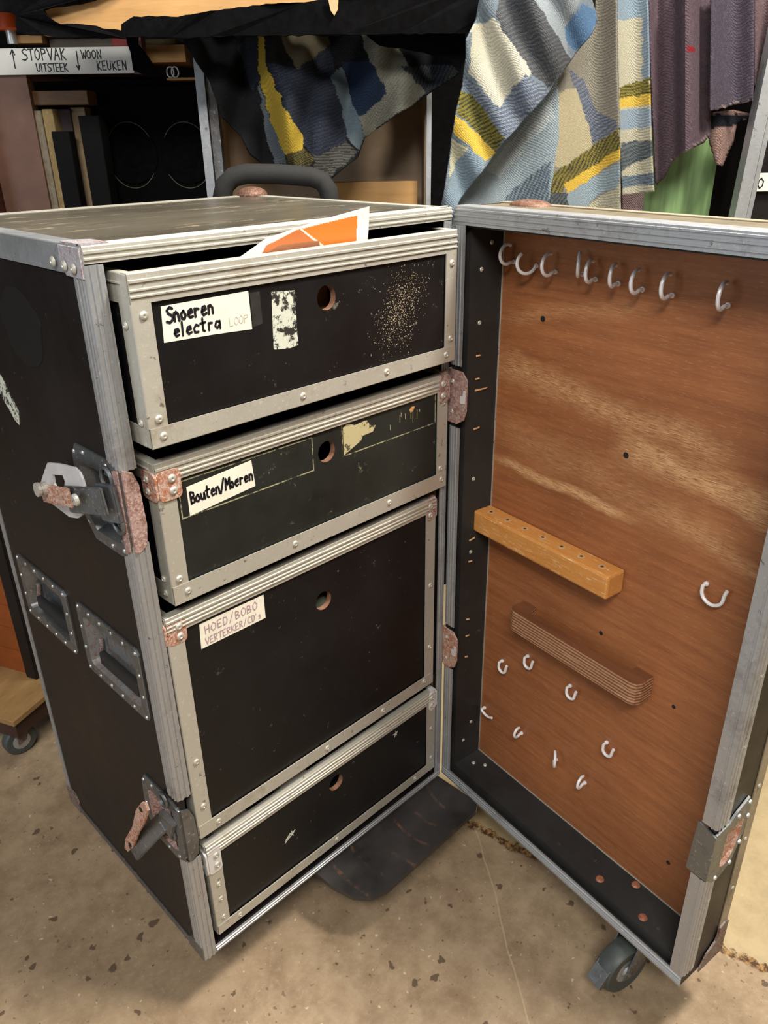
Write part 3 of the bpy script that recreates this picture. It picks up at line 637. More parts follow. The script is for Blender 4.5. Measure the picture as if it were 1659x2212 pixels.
# corner caps on the drawers
def dcap(d, x, y, z, s, w1, w2, h, mat, n=2, wrap=.03):
    bm = bmesh.new(); o = rrect(min(x, x + s * w1), max(x, x + s * w1), z - h, z, .007)
    prism(bm, o, lambda u, v: Vector((u, y - .0042, v)), (0, .0035, 0))
    o = rrect(y - .004, y + wrap, z - h, z - .001, .007)
    prism(bm, o, lambda u, v: Vector((x - s * .0042, u, v)), (s * .0035, 0, 0))
    prism(bm, [(0, -.002), (w1 * .8, -.002), (w1 * .5, .012), (0, wrap * .8)], lambda u, v: Vector((x + s * u, y + v, z + .0015)), (0, 0, .002))
    c = mesh('corner_cap', bm, mat, d, MC)
    for k in range(n): rivet(d, (x + s * w1 * .62, y - .0042, z - h * (.3 + .42 * k)), (0, -1, 0), s=1.2)
    if s > 0:
        for k in range(n): rivet(d, (x - .0042, y + wrap * .55, z - h * (.3 + .42 * k)), (-1, 0, 0), s=1.1)
dcap(d2, .039, y2, .892, 1, .032, 0, .040, M_RUST)
dcap(d2, .587, y2, .903, -1, .022, 0, .048, M_RUSTP)
dcap(d3, .025, .001, .672, 1, .029, 0, .038, M_RUST, wrap=.02)
dcap(d3, .571, .001, .678, -1, .022, 0, .042, M_RUSTP, wrap=.02)
dcap(d4, .031, .0005, .232, 1, .024, 0, .052, M_WHITE, wrap=.02)
dcap(d4, .580, .0005, .243, -1, .018, 0, .045, M_WHITE, wrap=.02)
# chipped marks on drawer 4
M_CHIP = simple('chipped_wood', (190, 190, 180), .6, 0, .2, 200)
for cx, cz in ((.201, .137), (.468, .197)):
    bm = bmesh.new(); n = 11
    prism(bm, [(cx + (.010 if k % 2 else .0035) * random.uniform(.6, 1) * math.cos(2 * math.pi * k / n), cz + (.010 if k % 2 else .0035) * random.uniform(.6, 1) * math.sin(2 * math.pi * k / n)) for k in range(n)], lambda u, v: Vector((u, .0013, v)), (0, -.0006, 0)); mesh('chip', bm, M_CHIP, d4, MC)
bm = bmesh.new(); prism(bm, [(.183, .125), (.186, .133), (.197, .142), (.195, .132)], lambda u, v: Vector((u, .0013, v)), (0, -.0006, 0)); mesh('chip', bm, M_CHIP, d4, MC)
# paint spray dots on drawer 1: fine freckles in one mesh
bm = bmesh.new(); rr = random.Random(3)
for k in range(900):
    a = rr.gauss(0, 1); b = rr.gauss(0, 1); u = .458 + a * .020 + b * .012; v = 1.028 + b * .030 - a * .004
    if not (.06 < u < .550 and .958 < v < 1.094): continue
    s = rr.choice((.0003, .0004, .0006)); y = y1 + .0017
    bm.faces.new([bm.verts.new((u - s, y, v - s)), bm.verts.new((u + s, y, v - s)), bm.verts.new((u + s, y, v + s)), bm.verts.new((u - s, y, v + s))])
tag(mesh('paint_spatter', bm, simple('cream_paint', (176, 160, 132), .7, 0, .1, 60), d1, MC), kind='stuff')
# slide rails
for x in (TH, W_ - TH - .006):
    for z in (.905, .684, .254, .020):
        bm = bmesh.new(); box(bm, x, x + .012 if x < .1 else x + .006, .02, .45, z, z + .012); box(bm, x, x + .005, .012, .45, z - .014, z + .014); mesh('slide_rail', bm, M_BRASS, case, MC)

# ------------------------------------------------------------------ the door (hinged lid)
TH_ = 1.7177506; DU = Vector((math.cos(TH_), -math.sin(TH_), 0)); DN = Vector((math.sin(TH_), math.cos(TH_), 0)); DO = Vector((.608, -.0023, Z0 + .002))
MD = Matrix(((DU.x, DN.x, 0, DO.x), (DU.y, DN.y, 0, DO.y), (0, 0, 1, DO.z), (0, 0, 0, 1)))   # local (s, t, z)
DW, DDp, TP = .599, .111, .0823
bm = bmesh.new(); box(bm, .0125, DW - .0125, TP, TP + .01, .0125, H - .0125)
door = mesh('door', bm, M_DOORWOOD, case, MD)
door['label'] = 'open door with wood-lined inside face'
def dbox(name, b, mat, bev=0):
    bm = bmesh.new(); box(bm, *b, 0, bev); return mesh(name, bm, mat, door, MD)
bm = bmesh.new(); box(bm, 0, DW, TP + .0101, DDp, 0, H); mesh('outer_panel', bm, M_SIDE, door, MD)
dbox('side_board', (.0, .012, .0, TP + .01, 0, H), M_INNER); dbox('side_board', (DW - .012, DW, .0, TP + .01, 0, H), M_SIDE)
dbox('bottom_board', (.0121, DW - .0121, .0, TP + .01, 0, .012), M_INNER); dbox('top_board', (.0121, DW - .0121, .0, TP + .01, H - .012, H), simple('dusty_top', (112, 102, 84), .6, 0, .15, 30))
# thin aluminium lining strip where the hinge side meets the wood
dbox('inner_wall', (.0122, .0262, .0105, TP - .0003, .0125, H - .0125), M_INNER)
dbox('inner_wall', (.0262, DW - .0262, .0105, TP - .0003, .0125, .038), M_INNER)
dbox('inner_wall', (.0262, DW - .0262, .0105, TP - .0003, H - .030, H - .0125), M_INNER)
dbox('corner_bead', (.0262, .0278, TP - .0018, TP - .0001, .038, H - .03), M_ALU); dbox('corner_bead', (.0278, DW - .0262, TP - .0018, TP - .0001, .0382, .0396), M_ALU)
s_, t_, z_ = X, Y, Z
rimr = ((.005, .004), (.0115, .002), (.0185, .002))
def dl(name, specs, mat):
    bm = bmesh.new()
    for s in specs: lbar(bm, *s)
    return mesh(name, bm, mat, door, MD)
dl('hinge_edging', [((0, 0, .0245), (0, 0, .292), s_, t_, .025, .022, rimr, ((.007, .004), (.015, .003))), ((0, 0, .392), (0, 0, .803), s_, t_, .025, .022, rimr, ((.007, .004), (.015, .003))), ((0, 0, .912), (0, 0, H - .0265), s_, t_, .025, .022, rimr, ((.007, .004), (.015, .003)))], M_ALUD)
dl('bottom_edging', [((0, 0, 0), (DW, 0, 0), z_, t_, .024, .03, rimr, ((.01, .003),))], M_ALUD)
dl('top_edging', [((0, 0, H), (DW, 0, H), -z_, t_, .026, .030, ((.004, .004), (.0115, .004), (.020, .003)), ())], M_ALUD)
dl('outer_edging', [((DW, 0, .0245), (DW, 0, .247), -s_, t_, .022, .030, ((.006, .003),), sd), ((DW, 0, .352), (DW, 0, H - .0265), -s_, t_, .022, .030, ((.006, .003),), sd)], M_ALUD)
dl('back_edging', [((DW, DDp, 0), (DW, DDp, H), -s_, -t_, .025, .022), ((0, DDp, H), (DW, DDp, H), -z_, -t_, .025, .018), ((0, DDp, 0), (DW, DDp, 0), z_, -t_, .025, .025)], M_ALUTOP)
# cover of the top: dusty strip
dl('top_dust_strip', [((0, .0302, H), (DW, .0302, H), z_ * .001, t_, .0, .058)], M_ALUTOP) if False else None
bm = bmesh.new(); bmesh.ops.create_uvsphere(bm, u_segments=16, v_segments=10, radius=1)
for v in bm.verts: v.co = Vector((v.co.x * .038 + .075, v.co.y * .026 + DDp - .025, v.co.z * .009 + H))
mesh('corner_cap', bm, M_CAPB, door, MD, True)
# outer bottom corner cap
bm = bmesh.new(); prism(bm, [(.045, 0), (.111, 0), (.111, .075), (.100, .080), (.088, .072), (.082, .045), (.06, .03)], lambda u, v: Vector((DW + .0018, u, v)), (.003, 0, 0)); mesh('corner_cap', bm, M_RUSTD, door, MD)
# latch strike dish at the outer edge
bm = bmesh.new()
outl = [(-.002, .345), (-.002, .255), (.012, .238), (.035, .236), (.060, .25), (.078, .30), (.083, .345), (.074, .375), (.045, .362), (.028, .350)]
innl = [(.028, .330), (.026, .262), (.040, .256), (.058, .272), (.068, .31), (.070, .338), (.05, .335)]
PD = lambda u, v, d: Vector((DW + d, u, v))
cc = (.045, .30)
rings(bm, [(outl, .001), (outl, .0045), (innl, .0045), ([(cc[0] + (a - cc[0]) * .8, cc[1] + (b - cc[1]) * .8) for a, b in innl], .0005)], cc, PD, (0, 0, 1, 1))
for u, v in ((.075, .365), (.05, .352), (.079, .335), (.072, .285), (.056, .252), (.02, .244)): lathe(bm, [(.004, 0), (.0035, .002), (.001, .003)], PD(u, v, .0045), (1, 0, 0), 10, 2)
prism(bm, [(-.030, .0), (.0045, .0), (.0045, .09), (-.026, .10)], lambda u, v: Vector((DW + u, -.0045, .252 + v)), (0, .003, 0), 0)
mesh('latch_dish', bm, [M_STEEL, M_RUST, M_ZINC], door, MD)
# rivets along inner walls and outer side
for z in (1.105, 1.065, .98, .70, .55, .13, .09): rivet(door, (.0262, .055 if z in (1.105, .13) else .035, z), (1, 0, 0), MD, .8)
for s, t in ((.05, .045), (.07, .06), (.565, .04), (.555, .06)): rivet(door, (s, t, .0381), (0, 0, 1), MD, .9)
M_SCREW = simple('rusty_screw', (168, 110, 84), .5, .3, .2, 200)
for s, t in ((.405, .030), (.50, .028), (.452, .072)):
    bm = bmesh.new(); lathe(bm, [(.008, 0), (.0075, .0006), (.0055, .003), (.0005, .0035)], (s, t, .0381), (0, 0, 1), 14); mesh('rusty_screw', bm, M_SCREW, door, MD, True)
for z in (.03, .10, .19, .24, .40, .50, .62, .75, .95, 1.08): rivet(door, (DW + .0018, .022 if z < .3 else .020, z), (1, 0, 0), MD, .8)
for z in (.16, .27, .38, .49): rivet(door, (DW + .0018, DDp - .012, z), (1, 0, 0), MD, .8)
# hinge cover plates (rusty) on the hinge edge
def hinge_plate(z0, z1, w_, mat, nm='hinge_plate'):
    bm = bmesh.new(); t = .003
    o = [(0, z0), (w_ - .022, z0), (w_ - .006, z0 + .010), (w_, z0 + .028), (w_, z1 - .012), (w_ - .012, z1), (0, z1)]
    prism(bm, o, lambda u, v: Vector((u, -.006, v)), (0, t, 0)); prism(bm, [(0, z0), (.03, z0 + .004), (.03, z1), (0, z1)], lambda u, v: Vector((-.004, -.004 + u, v)), (t, 0, 0))
    o = mesh(nm, bm, mat, door, MD)
    zc = z0 + (z1 - z0) * .52; bm = bmesh.new(); prism(bm, [(w_ - .012, zc - .010), (w_ - .002, zc - .008), (w_ - .001, zc + .014), (w_ - .006, zc + .014), (w_ - .007, zc + .004), (w_ - .014, zc + .003)], lambda u, v: Vector((u, -.0075, v)), (0, .0015, 0)); mesh('hinge_tongue', bm, M_WHITE, door, MD)
    for k, zz in enumerate((z0 + .02, z1 - .02)): rivet(door, (.010, -.006, zz), (0, -1, 0), MD, .8)
    bm = bmesh.new(); box(bm, -.022, -.002, .004, .010, z0 + .02, z1 - .03); tube(bm, [(-.006, -.002, z0 + .01), (-.006, -.002, z1 - .01)], .004, 10); mesh('hinge_leaf', bm, M_BRASS, door, MD)
    return o
hinge_plate(.812, .905, .044, M_RUSTP)
hinge_plate(.295, .385, .040, M_RUST)
# splinters beside the plates
M_SPL = simple('splinter', (196, 150, 104), .7, 0, .1, 100)
for z, a, L_ in ((.925, .2, .008), (.885, .25, .008), (.865, .05, .03), (.795, .2, .014), (.575, .35, .014), (.53, .2, .008), (.40, .1, .006), (.36, .3, .008), (.31, .2, .006)):
    bm = bmesh.new(); tube(bm, [(.0262, .030, z), (.030, .030 + L_ * .7, z + L_ * a), (.0265, .030 + L_, z + L_ * a)], [.0018, .0014, .0005], 6); mesh('splinter', bm, M_SPL, door, MD)
# tool block with bit holes
bm = bmesh.new(); bs0, bs1, bt0, bz0, bz1 = .024, .334, .040, .593, .635
box(bm, bs0, bs1, bt0, TP - .0003, bz0, bz1, 0, .004)
for k in range(7):
    c = (bs0 + .026 + k * .0425, (bt0 + TP) / 2 - .001, bz1 + .0001)
    lathe(bm, [(.0070, 0), (.0062, .0004), (.0036, .0003)], c, (0, 0, 1), 16, 2); lathe(bm, [(.0028, .0003), (.0028, .0006)], c, (0, 0, 1), 14, 1)
mesh('bit_holder_block', bm, [M_BLOCK, simple('hole_brown', (84, 50, 30), .8), simple('worn_block', (196, 156, 110), .6, 0, .1, 80)], door, MD)['label'] = 'orange wooden block with a row of holes'
# slotted plywood rack
bm = bmesh.new()
ra, rb, rt, rz0, rz1 = .127, .413, .040, .432, .474
def rack_pt(u, v, d): return Vector((u, v, d))
outer = [(ra, TP - .0005), (ra, rt + .012), (ra + .004, rt + .004), (ra + .012, rt), (rb - .014, rt), (rb - .004, rt + .004), (rb, rt + .014), (rb, TP - .0005)]
slot = [(rb - .032, TP - .0005), (rb - .034, TP - .016), (rb - .044, TP - .022), (ra + .042, TP - .022), (ra + .034, TP - .018), (ra + .030, TP - .0005)]
poly = outer + slot
a = [bm.verts.new((u, v, rz1)) for u, v in poly]; b = [bm.verts.new((u, v, rz0)) for u, v in poly]
f = bm.faces.new(a); f.material_index = 0; f = bm.faces.new(b[::-1]); f.material_index = 0
for i in range(len(poly)):
    f = bm.faces.new((a[i], a[(i + 1) % len(poly)], b[(i + 1) % len(poly)], b[i])); f.material_index = 1
box(bm, ra + .02, rb - .02, TP - .0225, TP - .0006, rz0, rz0 + .005, 0)
bmesh.ops.triangulate(bm, faces=[f_ for f_ in bm.faces if len(f_.verts) > 4])
mesh('slotted_rack', bm, [M_RACKW, M_PLYEDGE], door, MD)['label'] = 'plywood rack with a long slot'
# screw hooks
M_HOOK = simple('white_hook', (236, 234, 238), .35, .1, .03, 60)
def hook(s, z, ang, r=.0135, stem=.012, a0=-60, a1=190, yaw=0., flat=False):
    """cup hook: stem into the wood, open ring in the plane of the outward normal and direction ang"""
    dv = Vector((math.sin(math.radians(ang)), 0, -math.cos(math.radians(ang)))); yw = math.radians(yaw); N = Vector((math.sin(yw), -math.cos(yw), 0)); base = Vector((s, TP, z))
    O = Vector((0, -1, 0))
    if flat: c = base + O * .010 + dv * 0; ex, ey = Vector((-math.cos(math.radians(ang)), 0, -math.sin(math.radians(ang)))), dv
    else: c = base + N * (stem + r); ex, ey = -N, dv
    pts = [c + ex * r * math.cos(a) + ey * r * math.sin(a) for a in [math.radians(a0 + (a1 - a0) * k / 20) for k in range(21)]]
    if flat and a1 - a0 > 150: pts = [pts[0] + Vector((0, 0, .009)), pts[0] + Vector((0, 0, .004))] + pts + [pts[-1] + Vector((.001, 0, .006)), pts[-1] + Vector((.003, 0, .013))]
    st = Vector((pts[0].x, TP, pts[0].z)); pts = [st, st + (pts[0] - st) * .6] + pts
    bm = bmesh.new(); tube(bm, pts, .0027, 8); tube(bm, [st, st + O * .003], .0038, 10)
    mesh('screw_hook', bm, M_HOOK, door, MD, True)
for s, z, ang, r, a0, a1, yw in ((.052, 1.088, 0, .0150, 60, 300, 0), (.103, 1.080, 0, .0165, 20, 235, -20), (.140, 1.082, 0, .0160, 50, 290, 5), (.186, 1.088, 0, .0165, 70, 270, 36), (.216, 1.081, 0, .0150, 60, 300, 14), (.256, 1.080, 0, .0150, 60, 300, 18), (.299, 1.077, 0, .0155, 55, 285, 8), (.346, 1.077, 0, .0160, 60, 300, 10), (.427, 1.076, 0, .0165, 60, 300, 12)):
    hook(s, z, ang, r, .003, a0, a1, yw)
for s, z, ang, r, a0, a1, yw, fl in ((.487, .668, 0, .0170, 10, 185, 0, True), (.090, .300, 0, .0092, 0, 180, 0, True), (.156, .350, 0, .0092, 0, 180, 0, True), (.262, .346, 0, .0092, 0, 180, 0, True), (.055, .182, 0, .026, 50, 125, 0, True), (.146, .178, 0, .0105, 60, 290, 5, False), (.232, .182, 0, .0150, 60, 285, 44, False), (.354, .279, 0, .0092, 0, 180, 0, True), (.309, .176, 0, .0120, 60, 310, 10, False)):
    hook(s, z, ang, r, .003, a0, a1, yw, fl)
for s, z, r in ((.121, .995, .005), (.307, .821, .005), (.303, .497, .004), (.497, .130, .004), (.130, .152, .004), (.455, .44, .0035)):
    bm = bmesh.new(); lathe(bm, [(r, 0), (r * .9, .0005)], (s, TP, z), (0, -1, 0), 12); mesh('nail_hole', bm, M_DARK, door, MD)
# door caster
rw = .050
def door_caster():
    Q = MD @ T(.492, .052, 0) @ Matrix.Rotation(math.radians(-97), 4, 'Z')
    zf = -Z0 - .002 + rw; off = .045
    bm = bmesh.new(); lathe(bm, [(rw * .5, -.016), (rw * .92, -.018), (rw, -.012), (rw, .012), (rw * .92, .018), (rw * .5, .016)], (off, 0, zf), (0, 1, 0), 32, 0)
    lathe(bm, [(.006, -.024), (.012, -.0165), (.025, -.016), (.025, .016), (.012, .0165), (.006, .024)], (off, 0, zf), (0, 1, 0), 20, 1)
    w_ = mesh('caster', bm, [M_TYRED, M_ALUD], door, Q, True)
    bm = bmesh.new(); box(bm, -.045, .045, -.035, .035, -.005, -.001); lathe(bm, [(.03, -.02), (.03, -.005)], (0, 0, 0), (0, 0, 1), 20)
    for s in (-1, 1): prism(bm, [(-.028, -.018), (.032, -.018), (off + .014, zf - .01), (off - .012, zf - .01)], lambda u, v: Vector((u, s * .021, v)), (0, s * .003, 0))
    prism(bm, [(off + .028, zf + .022), (off + .06, zf - .01), (off + .066, zf - .004), (off + .034, zf + .034)], lambda u, v: Vector((u, -.015, v)), (0, .03, 0))
    mesh('caster_fork', bm, M_STEEL, door, Q)
door_caster()

# ------------------------------------------------------------------ sheets and cloth from colour patches
def inpoly(x, y, P):
    r = False; n = len(P); j = n - 1
    for i in range(n):
        xi, yi = P[i]; xj, yj = P[j]
        if (yi > y) != (yj > y) and x < (xj - xi) * (y - yi) / (yj - yi) + xi: r = not r
        j = i
    return r
def near(x, y, P):
    best = (1e9, None)
    for i in range(len(P)):
        ax, ay = P[i]; bx, by = P[(i + 1) % len(P)]; dx, dy = bx - ax, by - ay
        t = max(0, min(1, ((x - ax) * dx + (y - ay) * dy) / (dx * dx + dy * dy + 1e-12))); qx, qy = ax + dx * t, ay + dy * t
        d = math.hypot(x - qx, y - qy)
        if d < best[0]: best = (d, (qx, qy))
    return best
def patch_mesh(bm, outline, patches, base, step, P3, fuzz=0., lay=None):
    """outline and patches in a 2D frame; P3 maps (u, v) to a point"""
    xs = [p[0] for p in outline]; ys = [p[1] for p in outline]; x0, y0 = min(xs) - step, min(ys) - step
    nx, ny = int((max(xs) - x0) / step) + 2, int((max(ys) - y0) / step) + 2
    V = {}
    def g(i, j):
        if (i, j) not in V:
            x, y = x0 + i * step, y0 + j * step
            d, q = near(x, y, outline)
            if d < step * .75: x, y = q
            V[i, j] = (bm.verts.new(P3(x, y)), x, y)
        return V[i, j]
    for i in range(nx):
        for j in range(ny):
            cx, cy = x0 + (i + .5) * step, y0 + (j + .5) * step
            if not inpoly(cx, cy, outline): continue
            q = [g(i, j), g(i + 1, j), g(i + 1, j + 1), g(i, j + 1)]
            try: f = bm.faces.new([v[0] for v in q])
            except ValueError: continue
            if f.calc_area() < 1e-9: bm.faces.remove(f); continue
            for lp, (vv, x, y) in zip(f.loops, q):
                c = base; xx = x + mnoise.noise(Vector((x * .05, y * .05, 0))) * fuzz + mnoise.noise(Vector((x * .3, y * .3, 3))) * fuzz * .5; yy = y + mnoise.noise(Vector((x * .05, y * .05, 9))) * fuzz + mnoise.noise(Vector((x * .3, y * .3, 7))) * fuzz * .5
                for col, poly in patches:
                    if inpoly(xx, yy, poly):
                        if len(col) == 3: c = col
                        else:
                            q1 = (x * math.cos(col[3]) + y * math.sin(col[3])) / col[4] + .5 * mnoise.noise(Vector((x * .04, y * .04, 5)))
                            q2 = (-x * math.sin(col[3]) + y * math.cos(col[3]))
                            c = col[:3] if (q1 % 1) > .42 + .35 * mnoise.noise(Vector((math.floor(q1) * 3.7, q2 * .06, 1))) else col[5]
                lp[lay] = lin(c)
def cloth_mat(name, speck, bump=.6, dark=.55, tw=True, amt=.35):
    t = NT(name); a = t.n('VertexColor', layer_name='pattern'); n1 = t.noise(150, 6, .85); n2 = t.noise(900, 2, .6); n3 = t.noise(26, 4)
    wv = t.n('TexWave', bands_direction='DIAGONAL'); wv.inputs['Scale'].default_value = 120; wv.inputs['Distortion'].default_value = 5; wv.inputs['Detail'].default_value = 2; wv.inputs['Detail Scale'].default_value = 3; t.L(t.obj, wv.inputs[0])
    dk = t.n('Mix', data_type='RGBA', blend_type='MULTIPLY'); dk.inputs[0].default_value = 1; t.L(a.outputs[0], dk.inputs[6]); dk.inputs[7].default_value = (dark, dark, dark, 1)
    c = t.mix(t.math('MULTIPLY', t.ramp(wv.outputs['Fac'], .3, .8), .6 if tw else 0.), a.outputs[0], dk.outputs[2])
    c = t.mix(t.ramp(n1, .40, .62, 0, amt), c, dk.outputs[2])
    c = t.mix(t.ramp(n1, .62, .70, 0, amt), c, lin(speck))
    t.col(c).set(.95, 0, .1); t.bump(t.math('ADD', n1, t.math('MULTIPLY', wv.outputs['Fac'], .6)), bump, .003)
    return t.m
M_PLAID = cloth_mat('plaid_wool', (190, 186, 176))
M_FELT = cloth_mat('recycled_felt', (176, 158, 156), .8, .45, False, .8)
def paper_mat():
    t = NT('printed_paper'); a = t.n('VertexColor', layer_name='pattern'); t.L(a.outputs[0], t.b.inputs['Base Color']); t.set(.45); return t.m
M_PAPER = paper_mat()
# leaflet sticking out of the top drawer
yl = -.008
def P3(px, py): 
    q = un(px, py, (0, 1, .06), yl + .06 * (1.13 + Z0)); return (q.x, q.y + .002 * math.sin(px * .02), q.z)
bm = bmesh.new(); lay = bm.loops.layers.float_color.new('pattern')
patch_mesh(bm, [(470, 620), (505, 563), (572, 515), (680, 480), (797, 446), (796, 480), (792, 540), (780, 610)], [
    ((186, 108, 60), [(490, 640), (560, 552), (572, 530), (640, 497), (772, 465), (768, 530), (765, 640)]), ((214, 116, 44), [(650, 495), (772, 466), (769, 536), (700, 532)]),
    ((222, 214, 200), [(646, 494), (652, 494), (702, 531), (700, 536)]), ((150, 96, 66), [(560, 556), (600, 530), (690, 520), (700, 560), (650, 620), (500, 640)])], (222, 220, 214), 1.6, P3, 0, lay)
o = mesh('leaflet', bm, M_PAPER, None, None, True); tag(o, 'orange and white printed leaflet standing up out of the top drawer', 'leaflet')
sm = o.modifiers.new('s', 'SOLIDIFY'); sm.thickness = .0008
bm = bmesh.new(); prism(bm, [(.36, .03), (.47, .012), (.485, .06), (.38, .11)], lambda u, v: Vector((u, v, 1.118)), (0, 0, .0008))
tag(mesh('paper_sheet', bm, simple('white_paper', (226, 222, 210), .6, 0, .04, 20), None, MC), 'white sheet lying in the top drawer beside the orange leaflet', 'paper')
# cables in the top drawer
for k, (cx, cy, r) in enumerate(((.10, .12, .035), (.20, .17, .04), (.31, .12, .04))):
    bm = bmesh.new(); tube(bm, [(cx + (r + .003 * j) * math.cos(a + k), cy + (r * .8) * math.sin(a), 1.07 + .008 * j + .006 * math.sin(3 * a)) for j in range(3) for a in [q * math.pi / 10 for q in range(20)]], .004, 6)
    tag(mesh('coiled_cable', bm, [M_CABLE, M_RUBBER, M_CABLE][k], None, MC, True), ['dark red coiled cable at the left end of the top drawer', 'black coiled cable in the middle of the top drawer', 'dark red coiled cable under the leaflet in the top drawer'][k], 'cable', 'cables in the top drawer')
# cardboard and wood bits seen through the finger hole
bm = bmesh.new(); box(bm, .27, .36, .02, .05, .94, 1.09, 0, .003); tag(mesh('wooden_offcut', bm, M_PINE, None, MC), 'pale wooden offcut seen through the finger hole of the top drawer', 'wood')
# contents of the lowest drawer
for k, (x, y, w_, dd, h_, m_, lab) in enumerate(((.07, .03, .07, .1, .192, 'white', 'white paper packet in the left corner of the lowest drawer'), (.15, .03, .05, .12, .196, 'black', 'black box beside the white packet in the lowest drawer'),
        (.21, .025, .06, .1, .200, 'white', 'white packet behind the finger hole of the lowest drawer'), (.36, .03, .06, .1, .196, 'grey', 'grey cloth bundle toward the right of the lowest drawer'), (.45, .03, .09, .1, .202, 'grey', 'grey cloth bundle in the right corner of the lowest drawer'))):
    mm = {'white': M_PAPERL, 'black': M_RUBBER, 'grey': simple('grey_cloth', (66, 66, 78), .9, 0, .3, 60)}[m_]
    bm = bmesh.new(); box(bm, x, x + w_, y, y + dd, .046, h_ + .020, 0, .006)
    for v in bm.verts: v.co += Vector(mnoise.noise_vector(v.co * 40)) * .004
    tag(mesh('packet' if m_ != 'grey' else 'cloth_bundle', bm, mm, None, MC), lab, 'packet' if m_ != 'grey' else 'cloth')
bm = bmesh.new(); box(bm, .24, .37, .03, .14, .28, .568, 0, .003); tag(mesh('cardboard_box', bm, simple('pale_card', (150, 160, 140), .8, 0, .1, 20), None, MC), 'pale cardboard box seen through the finger hole of the tall drawer', 'box')

# ------------------------------------------------------------------ background storage rack, frame (a right, b away, z up)
BH = Vector((.70067496, .71348062, 0)); BR = Vector((.71348062, -.70067496, 0))
MB = Matrix(((BR.x, BH.x, 0, CP.x), (BR.y, BH.y, 0, CP.y), (0, 0, 1, 0), (0, 0, 0, 1)))
def bg(px, py, b):
    v = ray(px, py); q = v * (b / v.dot(BH)); return (q.dot(BR), q.z + CP.z)
def A(px, b, py=300): return bg(px, py, b)[0]
def Zb(py, b, px=600): return bg(px, py, b)[1]
def bthing(name, b, label, cat, group=None, x=0): return thing(name, MB @ T(x, b, 0), label, cat, group)
def bbox(name, b, mat, parent=None, bev=0, rot=None):
    bm = bmesh.new(); box(bm, *b, 0, bev); return mesh(name, bm, mat, parent, MB)
def bpoly(name, pix, b0, th, mat, parent=None):
    bm = bmesh.new(); prism(bm, [bg(p, q, b0) for p, q in pix], lambda u, v: Vector((u, b0, v)), (0, th, 0)); return mesh(name, bm, mat, parent, MB)
# plaid blankets
def cloth(name, layers, mat, label, cat, step_px, group=None, th=.004):
    bm = bmesh.new(); lay = bm.loops.layers.float_color.new('pattern')
    for outline, patches, base, b0, fold in layers:
        def P3(px, py):
            bb = b0 + fold(px, py); a, z = bg(px, py, bb); return (a, bb, z)
        patch_mesh(bm, outline, patches, base, step_px, P3, 5., lay)
    bmesh.ops.recalc_face_normals(bm, faces=bm.faces)
    o = mesh(name, bm, mat, None, MB, True); md = o.modifiers.new('t', 'SOLIDIFY'); md.thickness = th
    return tag(o, label, cat, group)
def zA(L, k=2.514, ox=400): return [(ox + x / k, y / k) for x, y in L]
zB = lambda L: zA(L, 2.34, 950)
A_out = zA([(-60, 100), (-20, 190), (0, 230), (60, 340), (130, 440), (200, 640), (300, 740), (350, 840), (430, 900), (560, 912), (640, 925), (700, 940), (790, 975), (850, 925), (930, 860), (970, 750), (1110, 655), (1310, 520), (1500, 390), (1520, 320), (1540, 60), (1000, 20), (300, 60)])
A_pat = [((50, 54, 62), zA([(280, 250), (350, 180), (400, 170), (405, 440), (370, 490), (330, 400)])), ((186, 158, 62), zA([(400, 100), (435, 100), (445, 340), (500, 470), (560, 610), (640, 760), (625, 850), (545, 840), (500, 740), (470, 650), (410, 430)])),
    ((96, 104, 112), zA([(405, 430), (440, 560), (470, 650), (545, 830), (560, 890), (500, 890), (440, 740), (412, 560)])), ((38, 42, 54, 1.2, 7, (50, 56, 70)), zA([(450, 330), (600, 380), (790, 250), (850, 600), (880, 760), (700, 860), (640, 760), (560, 610)])),
    ((104, 98, 82), zA([(490, 100), (770, 100), (795, 240), (600, 380), (520, 240)])), ((98, 112, 122), zA([(790, 420), (850, 360), (900, 520), (945, 640), (970, 740), (935, 820), (880, 760), (850, 620)])),
    ((36, 48, 70), zA([(850, 340), (950, 330), (1010, 330), (1100, 510), (945, 640), (890, 480)])), ((132, 130, 118, 0.6, 6, (112, 112, 104)), zA([(950, 150), (1070, 200), (1150, 260), (1300, 510), (1110, 655), (975, 750), (945, 640), (1100, 510), (1010, 330)])),
    ((48, 52, 60, 0.4, 7, (72, 80, 86)), zA([(1180, 370), (1450, 350), (1490, 390), (1310, 520), (1290, 500)])), ((96, 88, 50, 1.2, 5, (40, 40, 42)), zA([(560, 840), (640, 800), (700, 860), (670, 915), (560, 900)])), ((84, 84, 80, 1.6, 6, (44, 44, 46)), zA([(700, 850), (870, 770), (930, 830), (790, 970), (700, 925)]))]
cloth('blanket', [(A_out, A_pat, (30, 31, 35), 2.06, lambda x, y: -.05 * math.exp(-((x - 590 - (y - 100) * .18) / 26) ** 2) + .035 * math.sin((x - y * .35) * .030) + .012 * math.sin(x * .08 + y * .02) - .05 * (y - 60) / 300)], M_PLAID,
    'dark plaid wool blanket with one yellow stripe hanging as a point above the case', 'blanket', 2.1, 'plaid blankets')
B1 = zB([(210, -70), (740, -70), (775, 40), (787, 90), (780, 140), (750, 190), (690, 260), (640, 330), (590, 400), (545, 470), (330, 715), (200, 890), (100, 1010), (40, 1160), (0, 1160), (10, 1040), (30, 900), (60, 700), (80, 560), (110, 440), (130, 300), (130, 200), (180, 100)])
